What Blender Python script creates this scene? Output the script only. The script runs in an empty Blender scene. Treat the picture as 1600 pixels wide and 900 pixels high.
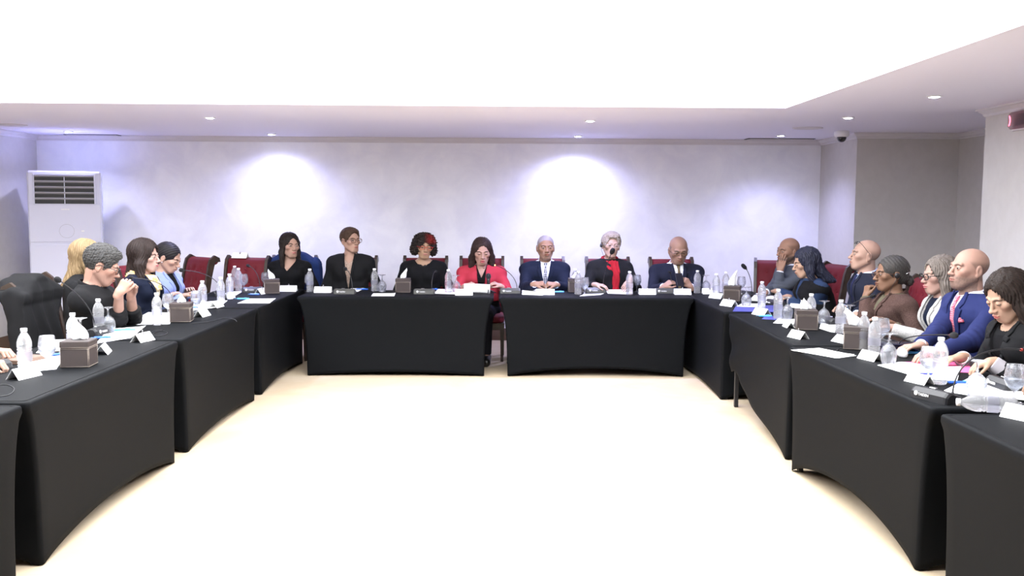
import bpy, math, random
import numpy as np
from mathutils import Vector, Matrix, Euler
random.seed(7)
rng = np.random.RandomState(5)
PI = math.pi
col = bpy.context.scene.collection
F32 = np.float32

# ------------------------------------------------------------------ camera model
FPX, PITCH, YAW, ROLL, CAMH = 1468.9, 0.085, 0.0118, 0.0057, 1.589
cam_d = bpy.data.cameras.new('camera'); cam = bpy.data.objects.new('camera', cam_d); col.objects.link(cam)
cam.matrix_world = Matrix.Translation((0, 0, CAMH)) @ Matrix.Rotation(-YAW, 4, 'Z') @ Matrix.Rotation(PI/2 - PITCH, 4, 'X') @ Matrix.Rotation(ROLL, 4, 'Z')
cam_d.sensor_width = 36; cam_d.lens = FPX/1600*36; cam_d.clip_start = .05; cam_d.clip_end = 60
bpy.context.scene.camera = cam
_R = np.array(cam.matrix_world.to_3x3())
def ray(px, py):
    return _R @ np.array([(px-800)/FPX, -(py-450)/FPX, -1.0])
def onz(px, py, z=.75):
    d = ray(px, py); t = (z-CAMH)/d[2]; return np.array([d[0]*t, d[1]*t, z])
def aty(px, py, Y):
    d = ray(px, py); t = Y/d[1]; return np.array([d[0]*t, Y, CAMH+d[2]*t])
def atx(px, py, X):
    d = ray(px, py); t = X/d[0]; return np.array([X, d[1]*t, CAMH+d[2]*t])

# ------------------------------------------------------------------ materials
MATS = {}
def mat(name, color=(.8, .8, .8), rough=.5, metal=0., noise=None, bump=0., bscale=200., emit=None, spec=.5, sheen=0., trans=0., ior=1.45, attr=False, coat=0.):
    if name in MATS: return MATS[name]
    m = bpy.data.materials.new(name); m.use_nodes = True; nt = m.node_tree
    b = nt.nodes['Principled BSDF']
    b.inputs['Base Color'].default_value = (*color, 1)
    b.inputs['Roughness'].default_value = rough; b.inputs['Metallic'].default_value = metal
    b.inputs['Specular IOR Level'].default_value = spec
    b.inputs['Transmission Weight'].default_value = trans; b.inputs['IOR'].default_value = ior
    b.inputs['Coat Weight'].default_value = coat
    if sheen: b.inputs['Sheen Weight'].default_value = sheen; b.inputs['Sheen Roughness'].default_value = .35; b.inputs['Sheen Tint'].default_value = (*[min(1, c*2+.05) for c in color], 1) if max(color) < .15 else (.8, .18, .45, 1)
    tc = nt.nodes.new('ShaderNodeTexCoord')
    if attr:
        a = nt.nodes.new('ShaderNodeAttribute'); a.attribute_name = 'Col'
        nt.links.new(a.outputs['Color'], b.inputs['Base Color'])
    if noise:
        sc, c2, det = noise
        n = nt.nodes.new('ShaderNodeTexNoise'); n.inputs['Scale'].default_value = sc; n.inputs['Detail'].default_value = det
        nt.links.new(tc.outputs['Object'], n.inputs['Vector'])
        r = nt.nodes.new('ShaderNodeValToRGB'); r.color_ramp.elements[0].position = .35; r.color_ramp.elements[1].position = .65
        r.color_ramp.elements[0].color = (*color, 1); r.color_ramp.elements[1].color = (*c2, 1)
        nt.links.new(n.outputs['Fac'], r.inputs['Fac']); nt.links.new(r.outputs['Color'], b.inputs['Base Color'])
    if bump:
        n = nt.nodes.new('ShaderNodeTexNoise'); n.inputs['Scale'].default_value = bscale; n.inputs['Detail'].default_value = 3
        nt.links.new(tc.outputs['Object'], n.inputs['Vector'])
        bp = nt.nodes.new('ShaderNodeBump'); bp.inputs['Strength'].default_value = bump; bp.inputs['Distance'].default_value = .01
        nt.links.new(n.outputs['Fac'], bp.inputs['Height']); nt.links.new(bp.outputs['Normal'], b.inputs['Normal'])
    if emit:
        b.inputs['Emission Color'].default_value = (*emit[0], 1); b.inputs['Emission Strength'].default_value = emit[1]
    MATS[name] = m; return m
def clear_mat(name, tint=(1, 1, 1), ior=1.45, keep=.5, rough=0., milk=0.):
    m = bpy.data.materials.new(name); m.use_nodes = True; nt = m.node_tree
    nt.nodes.remove(nt.nodes['Principled BSDF']); out = nt.nodes['Material Output']
    g = nt.nodes.new('ShaderNodeBsdfGlass'); g.inputs['IOR'].default_value = ior; g.inputs['Roughness'].default_value = rough; g.inputs['Color'].default_value = (*tint, 1)
    t = nt.nodes.new('ShaderNodeBsdfTransparent'); t.inputs['Color'].default_value = (*tint, 1)
    x = nt.nodes.new('ShaderNodeMixShader'); x.inputs[0].default_value = keep
    nt.links.new(t.outputs[0], x.inputs[1]); nt.links.new(g.outputs[0], x.inputs[2]); sh = x.outputs[0]
    if milk:
        tl = nt.nodes.new('ShaderNodeBsdfTranslucent'); df = nt.nodes.new('ShaderNodeBsdfDiffuse'); ad = nt.nodes.new('ShaderNodeMixShader'); y = nt.nodes.new('ShaderNodeMixShader'); y.inputs[0].default_value = milk
        nt.links.new(tl.outputs[0], ad.inputs[1]); nt.links.new(df.outputs[0], ad.inputs[2]); nt.links.new(sh, y.inputs[1]); nt.links.new(ad.outputs[0], y.inputs[2]); sh = y.outputs[0]
    nt.links.new(sh, out.inputs[0])
    return m

# ------------------------------------------------------------------ mesh helpers
class MB:
    def __init__(s): s.v = []; s.f = []; s.mi = []; s.sm = []
    def add(s, vs, fs, mi=0, smooth=False):
        o = len(s.v); s.v += [tuple(map(float, v)) for v in vs]; s.f += [tuple(i+o for i in f) for f in fs]
        s.mi += [mi]*len(fs); s.sm += [smooth]*len(fs); return s
    def box(s, c, h, M=None, mi=0, bev=0.):
        # box with chamfered edges when bev > 0; c centre, h full size
        hx, hy, hz = h[0]/2, h[1]/2, h[2]/2
        if not bev:
            vs = [(x*hx, y*hy, z*hz) for x in (-1, 1) for y in (-1, 1) for z in (-1, 1)]
            fs = [(0, 1, 3, 2), (4, 6, 7, 5), (0, 4, 5, 1), (2, 3, 7, 6), (0, 2, 6, 4), (1, 5, 7, 3)]
        else:
            b = min(bev, hx*.98, hy*.98, hz*.98); vs = []; idx = {}
            for sx in (-1, 1):
                for sy in (-1, 1):
                    for sz in (-1, 1):
                        for ax in range(3):
                            p = [sx*(hx-b), sy*(hy-b), sz*(hz-b)]; p[ax] = (sx*hx, sy*hy, sz*hz)[ax]
                            idx[(sx, sy, sz, ax)] = len(vs); vs.append(tuple(p))
            fs = []
            for ax in range(3):
                a1, a2 = [(1, 2), (2, 0), (0, 1)][ax]
                for sg in (-1, 1):
                    q = []
                    for u, w in ((-1, -1), (1, -1), (1, 1), (-1, 1)):
                        k = [0, 0, 0]; k[ax] = sg; k[a1] = u; k[a2] = w; q.append(idx[(*k, ax)])
                    fs.append(tuple(q if sg > 0 else q[::-1]))
                for u in (-1, 1):
                    for w in (-1, 1):
                        k0 = [0, 0, 0]; k1 = [0, 0, 0]; k0[ax] = -1; k1[ax] = 1
                        for k in (k0, k1): k[a1] = u; k[a2] = w
                        q = [idx[(*k0, a1)], idx[(*k1, a1)], idx[(*k1, a2)], idx[(*k0, a2)]]
                        fs.append(tuple(q if u*w < 0 else q[::-1]))
            for sx in (-1, 1):
                for sy in (-1, 1):
                    for sz in (-1, 1):
                        q = [idx[(sx, sy, sz, a)] for a in range(3)]
                        fs.append(tuple(q if sx*sy*sz > 0 else q[::-1]))
        cv = Vector(c)
        vs = [((M @ Vector(v)) if M is not None else Vector(v)) + cv for v in vs]
        return s.add(vs, fs, mi)
    def lathe(s, prof, n=24, c=(0, 0, 0), M=None, mi=0, cap=True):
        vs = []; fs = []
        for r, z in prof:
            for k in range(n):
                a = 2*PI*k/n; vs.append((r*math.cos(a), r*math.sin(a), z))
        for i in range(len(prof)-1):
            for k in range(n):
                k2 = (k+1) % n; fs.append((i*n+k, i*n+k2, (i+1)*n+k2, (i+1)*n+k))
        if cap:
            if prof[0][0] > 1e-6: fs.append(tuple(range(n))[::-1])
            if prof[-1][0] > 1e-6: fs.append(tuple((len(prof)-1)*n+k for k in range(n)))
        cv = Vector(c); vs = [((M @ Vector(v)) if M is not None else Vector(v)) + cv for v in vs]
        return s.add(vs, fs, mi, True)
    def tube(s, pts, r, n=8, mi=0, closed=False):
        pts = [Vector(p) for p in pts]; N = len(pts); rr = r if hasattr(r, '__len__') else [r]*N
        vs = []; fs = []; up = None
        for i, p in enumerate(pts):
            if closed: t = pts[(i+1) % N] - pts[i-1]
            else: t = pts[min(i+1, N-1)] - pts[max(i-1, 0)]
            t = t.normalized() if t.length > 1e-9 else Vector((0, 0, 1))
            if up is None:
                up = t.orthogonal().normalized()
            up = up - t*up.dot(t); up = up.normalized() if up.length > 1e-6 else t.orthogonal().normalized()
            w = t.cross(up)
            for k in range(n):
                a = 2*PI*k/n; vs.append(p + (up*math.cos(a) + w*math.sin(a))*rr[i])
        M = N if closed else N-1
        for i in range(M):
            j = (i+1) % N
            for k in range(n):
                k2 = (k+1) % n; fs.append((i*n+k, i*n+k2, j*n+k2, j*n+k))
        if not closed: fs += [tuple(range(n))[::-1], tuple((N-1)*n+k for k in range(n))]
        return s.add(vs, fs, mi, True)
    def prism(s, poly, y0, y1, M=None, c=(0, 0, 0), mi=0):
        # polygon in XZ extruded along Y
        n = len(poly); vs = [(x, y0, z) for x, z in poly] + [(x, y1, z) for x, z in poly]
        fs = [tuple(range(n)), tuple(range(n, 2*n))[::-1]] + [(i, i+n, (i+1) % n+n, (i+1) % n) for i in range(n)]
        cv = Vector(c); vs = [((M @ Vector(v)) if M is not None else Vector(v)) + cv for v in vs]
        return s.add(vs, fs, mi)
    def grid(s, P, mi=0, smooth=True, closed=False):
        a, b = len(P), len(P[0]); vs = [p for r in P for p in r]; fs = []
        for i in range(a-1):
            for j in range(b if closed else b-1):
                j2 = (j+1) % b; fs.append((i*b+j, i*b+j2, (i+1)*b+j2, (i+1)*b+j))
        return s.add(vs, fs, mi, smooth)
    def mesh(s, name, mats):
        me = bpy.data.meshes.new(name); me.from_pydata(s.v, [], s.f)
        for m in (mats if isinstance(mats, (list, tuple)) else [mats]): me.materials.append(m)
        me.polygons.foreach_set('material_index', s.mi); me.polygons.foreach_set('use_smooth', s.sm)
        me.update(); return me
def link(name, me, parent=None, loc=None, rot=None):
    o = bpy.data.objects.new(name, me); col.objects.link(o)
    if parent is not None: o.parent = parent
    if loc is not None: o.location = loc
    if rot is not None: o.rotation_euler = rot
    return o
def tag(o, label, cat, group=None, kind=None):
    o['label'] = label; o['category'] = cat
    if group: o['group'] = group
    if kind: o['kind'] = kind
    return o
def empty(name, loc, rz=0., rot=None):
    o = bpy.data.objects.new(name, None); col.objects.link(o); o.empty_display_size = .1
    o.location = loc; o.rotation_euler = rot if rot is not None else (0, 0, rz); return o
def fixn(me):
    import bmesh
    bm = bmesh.new(); bm.from_mesh(me); bmesh.ops.recalc_face_normals(bm, faces=bm.faces); bm.to_mesh(me); bm.free(); return me
def solid(name, mb, m, parent=None, **k):
    return link(name, fixn(mb.mesh(name, m)), parent, **k)
def struct(name, mb, m):
    o = solid(name, mb, m); o['kind'] = 'structure'; return o
def assemble(name, parts, loc, rz=0., rot=None):
    """parts: list of (part name, mesh data, [sub parts]); linked under an Empty at the thing's base"""
    r = empty(name, loc, rz, rot)
    for p in parts:
        o = link(p[0], p[1], r)
        if len(p) > 3: o['label'] = p[3]
        for q in (p[2] if len(p) > 2 else []):
            link(q[0], q[1], o)
    return r
# ------------------------------------------------------------------ implicit surfaces (numpy) -> meshes
def smin(a, b, k):
    if k <= 0: return np.minimum(a, b)
    h = np.maximum(k-np.abs(a-b), 0)/k
    return np.minimum(a, b) - h*h*k*F32(.25)
def smax(a, b, k): return -smin(-a, -b, k)
def ell(P, c, r):
    x = (P[0]-c[0]); y = (P[1]-c[1]); z = (P[2]-c[2])
    k0 = np.sqrt((x/r[0])**2+(y/r[1])**2+(z/r[2])**2)+1e-6
    k1 = np.sqrt((x/r[0]**2)**2+(y/r[1]**2)**2+(z/r[2]**2)**2)+1e-6
    return k0*(k0-1)/k1
def cap(P, a, b, ra, rb=None):
    rb = ra if rb is None else rb
    d = [b[i]-a[i] for i in range(3)]; L = d[0]**2+d[1]**2+d[2]**2+1e-12
    p = [P[i]-a[i] for i in range(3)]
    t = np.clip((p[0]*d[0]+p[1]*d[1]+p[2]*d[2])/L, 0, 1)
    return np.sqrt((p[0]-t*d[0])**2+(p[1]-t*d[1])**2+(p[2]-t*d[2])**2) - (ra+(rb-ra)*t)
def poly2(x, z, pts):
    d = np.full(x.shape, 1e9, F32); s = np.ones(x.shape, F32); n = len(pts)
    for i in range(n):
        ax, az = pts[i]; bx, bz = pts[i-1]
        ex, ez = bx-ax, bz-az; wx = x-ax; wz = z-az
        t = np.clip((wx*ex+wz*ez)/(ex*ex+ez*ez+1e-12), 0, 1)
        d = np.minimum(d, (wx-ex*t)**2+(wz-ez*t)**2)
        c1 = z >= az; c2 = z < bz; c3 = ex*wz > ez*wx
        flip = (c1 & c2 & c3) | (~c1 & ~c2 & ~c3)
        s = np.where(flip, -s, s)
    return s*np.sqrt(d)
def wob(P, f, seed=0):
    r = np.random.RandomState(seed); o = 0
    for i in range(4):
        a = r.normal(size=3)*f; ph = r.uniform(0, 6.28)
        b = r.normal(size=3)*f*.5
        o = o+np.sin(P[0]*a[0]+P[1]*a[1]+P[2]*a[2]+ph+1.5*np.sin(P[0]*b[0]+P[1]*b[1]+P[2]*b[2]))
    return o*.25
def nets(fn, lo, hi, h):
    lo = np.array(lo, float); hi = np.array(hi, float)
    n = np.maximum(np.ceil((hi-lo)/h).astype(int)+1, 4)
    ax = [(lo[i]+h*np.arange(n[i])).astype(F32) for i in range(3)]
    P = np.meshgrid(*ax, indexing='ij')
    F = fn(P).astype(F32)
    # pad border outside
    for s in (np.s_[0], np.s_[-1]): F[s] = np.maximum(F[s], h); F[:, s] = np.maximum(F[:, s], h); F[:, :, s] = np.maximum(F[:, :, s], h)
    S = F < 0
    c = S[:-1, :-1, :-1].astype(np.int8)
    for dx in (0, 1):
        for dy in (0, 1):
            for dz in (0, 1):
                if dx+dy+dz: c = c + S[dx:n[0]-1+dx, dy:n[1]-1+dy, dz:n[2]-1+dz]
    act = (c > 0) & (c < 8); I = np.argwhere(act)
    if len(I) == 0: return np.zeros((0, 3)), np.zeros((0, 4), int)
    ids = np.full(act.shape, -1, np.int64); ids[act] = np.arange(len(I))
    acc = np.zeros((len(I), 3)); cnt = np.zeros(len(I))
    corners = [(a, b, d) for a in (0, 1) for b in (0, 1) for d in (0, 1)]
    val = {k: F[I[:, 0]+k[0], I[:, 1]+k[1], I[:, 2]+k[2]].astype(float) for k in corners}
    for k in corners:
        for a in range(3):
            if k[a] == 0:
                k2 = list(k); k2[a] = 1; k2 = tuple(k2); v0, v1 = val[k], val[k2]
                m = (v0 < 0) != (v1 < 0); t = np.where(m, v0/np.where(m, v0-v1, 1), 0)
                p = np.array(k, float)[None, :].repeat(len(I), 0); p[:, a] += t
                acc += p*m[:, None]; cnt += m
    V = (I + acc/cnt[:, None])*h + lo
    Q = []
    for a in range(3):
        b, c_ = (a+1) % 3, (a+2) % 3
        sl0 = [slice(None)]*3; sl1 = [slice(None)]*3; sl0[a] = slice(0, -1); sl1[a] = slice(1, None)
        E0, E1 = S[tuple(sl0)], S[tuple(sl1)]
        J = np.argwhere(E0 != E1); J = J[(J[:, b] > 0) & (J[:, c_] > 0) & (J[:, b] < n[b]-1) & (J[:, c_] < n[c_]-1)]
        if len(J) == 0: continue
        q = []
        for db, dc in ((-1, -1), (0, -1), (0, 0), (-1, 0)):
            K = J.copy(); K[:, b] += db; K[:, c_] += dc; q.append(ids[K[:, 0], K[:, 1], K[:, 2]])
        q = np.stack(q, 1); inside = E0[J[:, 0], J[:, 1], J[:, 2]]
        q[~inside] = q[~inside][:, ::-1]
        Q.append(q)
    Q = np.concatenate(Q) if Q else np.zeros((0, 4), int)
    Q = Q[(Q >= 0).all(1)]
    return V, Q
def npmesh(name, V, Q, m, colr=None):
    used = np.zeros(len(V), bool); used[Q.ravel()] = True
    mp = np.cumsum(used)-1; V = V[used]; Q = mp[Q]
    me = bpy.data.meshes.new(name)
    me.vertices.add(len(V)); me.vertices.foreach_set('co', V.astype(F32).ravel())
    me.loops.add(len(Q)*4); me.loops.foreach_set('vertex_index', Q.astype(np.int32).ravel())
    me.polygons.add(len(Q)); me.polygons.foreach_set('loop_start', (np.arange(len(Q))*4).astype(np.int32))
    me.polygons.foreach_set('loop_total', np.full(len(Q), 4, np.int32))
    me.polygons.foreach_set('use_smooth', np.ones(len(Q), bool))
    if colr is not None:
        a = me.color_attributes.new('Col', 'FLOAT_COLOR', 'POINT')
        C = np.ones((len(V), 4), F32); C[:, :3] = colr[used]; a.data.foreach_set('color', C.ravel())
    me.materials.append(m); me.update(calc_edges=True); me.validate(); return me
def rotm(yaw=0, pitch=0, roll=0):
    return np.array((Matrix.Rotation(yaw, 3, 'Z') @ Matrix.Rotation(pitch, 3, 'X') @ Matrix.Rotation(roll, 3, 'Y')))
def unit(v): v = np.array(v, float); return v/(np.linalg.norm(v)+1e-9)

# ------------------------------------------------------------------ head
def head_field(P, g):
    """head-local: face -Y, up Z, origin mid-head; g = options"""
    m = g.get('male', False); fat = g.get('fat', 0.); jaw = 1.0 if m else .93
    d = ell(P, (0, .018, .036), (.0755, .095, .083))
    d = smin(d, ell(P, (0, -.02, -.026), ((.062+fat)*jaw, .068, .082)), .03)
    d = smin(d, ell(P, (0, -.058, -.093), (.03*jaw+fat*.6, .028, .02)), .028)
    X = [np.abs(P[0]), P[1], P[2]]
    d = smin(d, cap(X, (.052*jaw+fat, .012, -.045), (.02, -.06, -.092), .017), .026)
    d = smin(d, ell(X, (.043, -.058, -.014), (.02, .02, .017)), .024)
    d = smin(d, cap(X, (.01, -.085, .024), (.04, -.074, .026), .009 if m else .006), .014)
    d = smin(d, ell(P, (0, -.072, -.058), (.031, .026, .028)), .02)
    # sockets
    d = smax(d, -ell(X, (.0315, -.099, .007), (.021, .015, .0125)), .012)
    # nose
    n = cap(P, (0, -.084, .014), (0, -.108, -.026), .0065, .0095)
    n = smin(n, ell(P, (0, -.1095, -.0275), (.0115, .011, .0095)), .008)
    n = smin(n, ell(X, (.0125, -.0985, -.031), (.0075, .010, .0075)), .007)
    d = smin(d, n, .009)
    # lips
    op = g.get('mouth', 0.)
    l = ell(P, (0, -.0965, -.0555), (.0225, .0095, .005))
    l = smin(l, ell(P, (0, -.0945, -.066-op), (.018, .0095, .006)), .002)
    d = smin(d, l, .004)
    d = smax(d, -cap(X, (0, -.1065, -.0605-op*.5), (.02, -.096, -.0605-op*.4), .0012+op*.5), .003)
    # chin dimple above chin
    # lids + eyeballs
    e = g.get('eye', .8)*.85
    ey = np.sqrt((X[0]-.0315)**2+(P[1]+.0765)**2+(P[2]-.005)**2)
    hw = .0052*e*np.maximum(1-((X[0]-.0315)/.0145)**2, 0)
    lid = smax(ey-.0146, hw-np.abs(P[2]-.0045+.002*(1-e)), .0015)
    d = smin(d, lid, .003); d = np.minimum(d, ey-.0128)
    # ears
    a = ell(X, (.0785, .014, -.006), (.0075, .0185, .031)); a = smax(a, -ell(X, (.087, .010, -.004), (.006, .010, .019)), .004)
    a = smin(a, ell(X, (.076, .008, -.032), (.006, .008, .010)), .006)
    d = smin(d, a, .007)
    return d
def head_color(H, g):
    x, y, z = H[:, 0], H[:, 1], H[:, 2]; ax = np.abs(x)
    sk = np.array(g['skin']); C = np.tile(sk, (len(x), 1))
    def mix(mask, c):
        mask = np.clip(mask, 0, 1)[:, None]; C[:] = C*(1-mask)+np.array(c)*mask
    front = y < -.03
    # rosy cheeks / nose
    mix(.25*np.exp(-((ax-.045)**2+(z+.025)**2)/.018**2)*front, sk*np.array([1.05, .75, .72]))
    hc = np.array(g.get('haircol', (.03, .02, .02)))
    n = wob([x, y, z], 260, 3)*.5+.5
    if g.get('stubble'):
        s = np.clip((-.030-z)/.02, 0, 1)*(y < .03)*np.clip(1-((ax/.016)**2+((z+.045)/.012)**2)*0, 0, 1)
        s *= 1-np.exp(-((x/.03)**2+((z+.061)/.011)**2)**2)
        mix(s*g['stubble']*(.7+.5*n), hc*.8+.02)
    if g.get('buzz'):
        a, lim = g['buzz']     # strength, height above which the crown is bare
        s = np.clip(((z-.060)+(y+.055)*1.25)/.014, 0, 1)*np.clip((z+.075)/.02, 0, 1)
        if lim is not None: s *= np.clip((lim-z)/.02, 0, 1)
        s *= ~((ax > .0765) & (np.abs(y-.012) < .024))
        mix(s*a*(.75+.4*n), hc)
    # brows
    bw = g.get('brow', 1.); bz = .0255-.010*((ax-.03)/.022)**2
    b = np.exp(-(((ax-.031)/.0185)**4+((z-bz)/.0052)**2))*front
    mix(np.clip(b*1.15, 0, 1)*.9*bw, hc if not g.get('browcol') else g['browcol'])
    # eyes
    X = ax-.0315; Z = z-.005
    ey = np.sqrt(X**2+(y+.0765)**2+Z**2)
    e = g.get('eye', .8)*.85; hw = .0052*e*np.maximum(1-(X/.0145)**2, 0)
    op = (np.abs(z-.0045+.002*(1-e)) < hw*1.05) & (ey < .0150) & (y < -.078)
    gx, gz = g.get('gaze', (0, 0))
    mix(op*1., (.45, .40, .38))
    mix((op & (((x-np.sign(x)*.0315-gx)**2+(Z-gz)**2) < .0068**2))*1., (.03, .018, .012))
    rim = (ey < .0164) & (y < -.078) & ~op & (np.abs(np.abs(z-.0045+.002*(1-e))-hw) < .0021) & (np.abs(X) < .0145)
    mix(rim*g.get('liner', .85), sk*.15)
    if e < .3: mix(.7*(np.abs(z-.001) < .0014)*(np.abs(X) < .014)*(y < -.078), sk*.1)
    # lips
    mo = g.get('mouth', 0.)
    lp = np.exp(-((x/.0215)**2+((z+.0605+mo*.5)/(.0095+mo*.6))**2)**3)*(y < -.083)
    mix(lp*.9, g.get('lip', sk*np.array([.85, .5, .5])))
    mix(np.exp(-((x/.019)**2+((z+.0605+mo*.5)/(.0016+mo*.45))**2)**2)*(y < -.083)*.8, (.05, .015, .015))
    # nostrils
    mix(np.exp(-(((ax-.0075)/.0035)**2+((z+.0365)/.0025)**2+((y+.103)/.007)**2))*.8, sk*.15)
    return C

# ------------------------------------------------------------------ hair styles (head-local fields)
FACE = ((0, -.112, -.03), (.066, .098, .118))
def hair_field(P, st, o):
    x, y, z = P; X = [np.abs(x), y, z]
    th = np.arctan2(x, y+.02)
    t = o.get('t', .014)
    c = ell(P, (0, .022, .038), (.0755+t, .094+t, .084+t))
    strand = .0022*np.sin(th*38+6*np.sin(z*25)) + .0015*np.sin(th*90+z*60)
    fc, fr = FACE
    fr = (o.get('fw', fr[0]), fr[1], o.get('fh', fr[2]))
    face = ell(P, fc, fr)
    if st == 'short':                       # short men/pixie cut
        low = o.get('low', -.035)
        if o.get('top'): c = smin(c, ell(P, (0, -.015+o.get('ty', 0), .085), (.06, .072, .03+o['top'])), .03)
        c = smax(c, -(z-low-.35*np.maximum(.0-y, 0)+.25*np.maximum(y-.03, 0)), .01)
        c = smax(c, -face, .012)
        c = smax(c, -ell(P, (0, -.112, -.005), (.098, .076, .062)), .008)
        ear = ell(X, (.085, .004, -.012), (.03, .026, .038)); c = smax(c, -ear, .008)
        if o.get('quiff'): c = smin(c, cap(P, (-.035, -.065, .10), (.04, -.055, .105), .02), .02)
        w = o.get('wob', .003); return c + w*wob(P, o.get('wf', 220), 2)+ (strand*.6)
    if st in ('long', 'bob'):
        L = o.get('len', .2); w = o.get('w', .03); sp = o.get('spread', .012)
        top = c
        b = cap(P, (0, .05, .02), (0, .075+o.get('bk', 0), -L), .07, .062)
        s = cap(X, (.058, -.005, .02), (.074+sp*.5, 0.0, -.06), .034, w)
        s = smin(s, cap(X, (.074+sp*.5, 0, -.06), (.078+sp, -.012-o.get('fwd', 0), -L), w, w*.7), .02)
        d = smin(top, smin(b, s, .03), .025)
        d = smax(d, -(z+L+.012*np.sin(th*9)), .012)
        d = smax(d, -face, .010)
        f2 = ell(P, (0, -.085, -.075), (fr[0]*.93, .082, .10)); d = smax(d, -f2, .012)
        d = smax(d, -cap(P, (0, -.06, -.10), (0, -.10, -.30), .045, .06), .02)
        if o.get('part') is not None: d = d + .004*np.exp(-((x-o['part'])/.004)**2)*(z > .06)
        if o.get('fringe'):
            d = smin(d, ell(P, (o['fringe']*.03, -.075, .062), (.052, .026, .026)), .012)
        return d + strand + o.get('wob', .003)*wob([x, y, z*.4], 120, 4)
    if st == 'curly':
        d = ell(P, (0, .02, .028), (.112, .118, .105))
        d = smin(d, ell(X, (.085, .02, -.04), (.04, .055, .055)), .03)
        d = smax(d, -ell(P, (.0, -.115, -.035), (.060, .085, .092)), .01)
        r = wob(P, 150, 8)+.7*wob(P, 260, 9)
        return d + .012*r
    if st == 'sleek':                       # pulled back tight with a low bun
        c = ell(P, (0, .026, .036), (.0755+.010, .094+.014, .084+.010))
        c = smin(c, ell(P, (0, .06, -.03), (.066, .055, .06)), .03)
        c = smax(c, -face, .006)
        ear = ell(X, (.088, .006, -.014), (.026, .022, .034)); c = smax(c, -ear, .006)
        c = smax(c, -(z+.075), .01)
        c = smax(c, -cap(P, (0, -.02, -.06), (0, -.02, -.2), .055), .01)
        bn = o.get('bun', (0, .115, -.045, .034))
        c = smin(c, ell(P, bn[:3], (bn[3], bn[3]*.9, bn[3]*1.1)), .014)
        return c + .0014*np.sin((z*.7+y)*260+x*60)
    raise ValueError(st)
def hair_color(H, o):
    x, y, z = H.T; th = np.arctan2(x, y+.02)
    n = .5+.25*np.sin(th*52+5*np.sin(z*30))+.25*np.sin(th*131+z*70)
    c0 = np.array(o['col']); c1 = np.array(o.get('col2', c0*1.9+.004))
    C = c0[None]*(1-n[:, None])+c1[None]*n[:, None]
    if o.get('ombre'):
        m = np.clip((o['ombre'][1]-z)/.08, 0, 1)[:, None]; C = C*(1-m)+np.array(o['ombre'][0])[None]*(.6+.6*n[:, None])*m
    if o.get('red'):
        m = (np.clip((x+.02)/.05, 0, 1)*np.clip((-y+.01)/.05, 0, 1)*np.clip((z-.03)/.03, 0, 1))[:, None]
        m = m*(.35+.5*n[:, None]); C = C*(1-m)+np.array(o['red'])[None]*m
    return C

# ------------------------------------------------------------------ hand: list of capsules (a, b, ra, rb, k)
CURL = {'flat': (.10, .15, .1), 'relax': (.35, .45, .3), 'curl': (.8, 1.0, .6), 'fist': (1.35, 1.55, .9), 'hold': (.7, 1.2, .7), 'clasp': (1.0, 1.15, .5), 'spread': (.25, .3, .2)}
def hand_caps(W, d, n, side, pose='relax', s=1., thumb=(.6, .3), sp=1.):
    d = unit(d); n = unit(np.array(n)-d*np.dot(n, d)); t = np.cross(d, n)*side     # t points to the thumb side
    out = []; cv = CURL[pose] if isinstance(pose, str) else pose
    W = np.array(W)
    out.append((W-d*.03*s, W+d*.02*s, .026*s, .024*s, .015))
    for i, (off, ln, kn) in enumerate(((.030, .95, .086), (.010, 1.06, .090), (-.0105, 1.0, .087), (-.029, .8, .079))):
        a = W+(d*.012+t*off*.55)*s; b = W+(d*kn+t*off)*s
        out.append((a, b, .0145*s, .0108*s, .012))
        p = b; ang = 0.
        for j, (L, r0, r1) in enumerate(((.043, .0092, .0086), (.027, .0086, .0078), (.021, .0078, .0066))):
            ang += cv[j]*(1+.08*i*(1 if cv[0] < 1.2 else 0))
            dd = unit(d*math.cos(ang)-n*math.sin(ang)+t*off*2.2*sp*(math.cos(ang)))
            q = p+dd*L*ln*s; out.append((p, q, r0*s, r1*s, .0035 if j == 0 else .002)); p = q
    a = W+(d*.018+t*.022)*s; ta, tb = thumb
    dd = unit(d*math.cos(ta)+t*math.sin(ta)-n*.35); b = a+dd*.046*s
    out.append((a, b, .0155*s, .0115*s, .012))
    dd = unit(d*math.cos(ta-tb)+t*math.sin(ta-tb)-n*.45); c = b+dd*.034*s; out.append((b, c, .0108*s, .0096*s, .004))
    dd = unit(d*math.cos(ta-tb*1.9)+t*math.sin(ta-tb*1.9)-n*.5); e = c+dd*.026*s; out.append((c, e, .0096*s, .0076*s, .003))
    return out
def caps_field(P, caps):
    d = None
    for a, b, ra, rb, k in caps:
        c = cap(P, a, b, ra, rb); d = c if d is None else smin(d, c, k)
    return d
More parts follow.
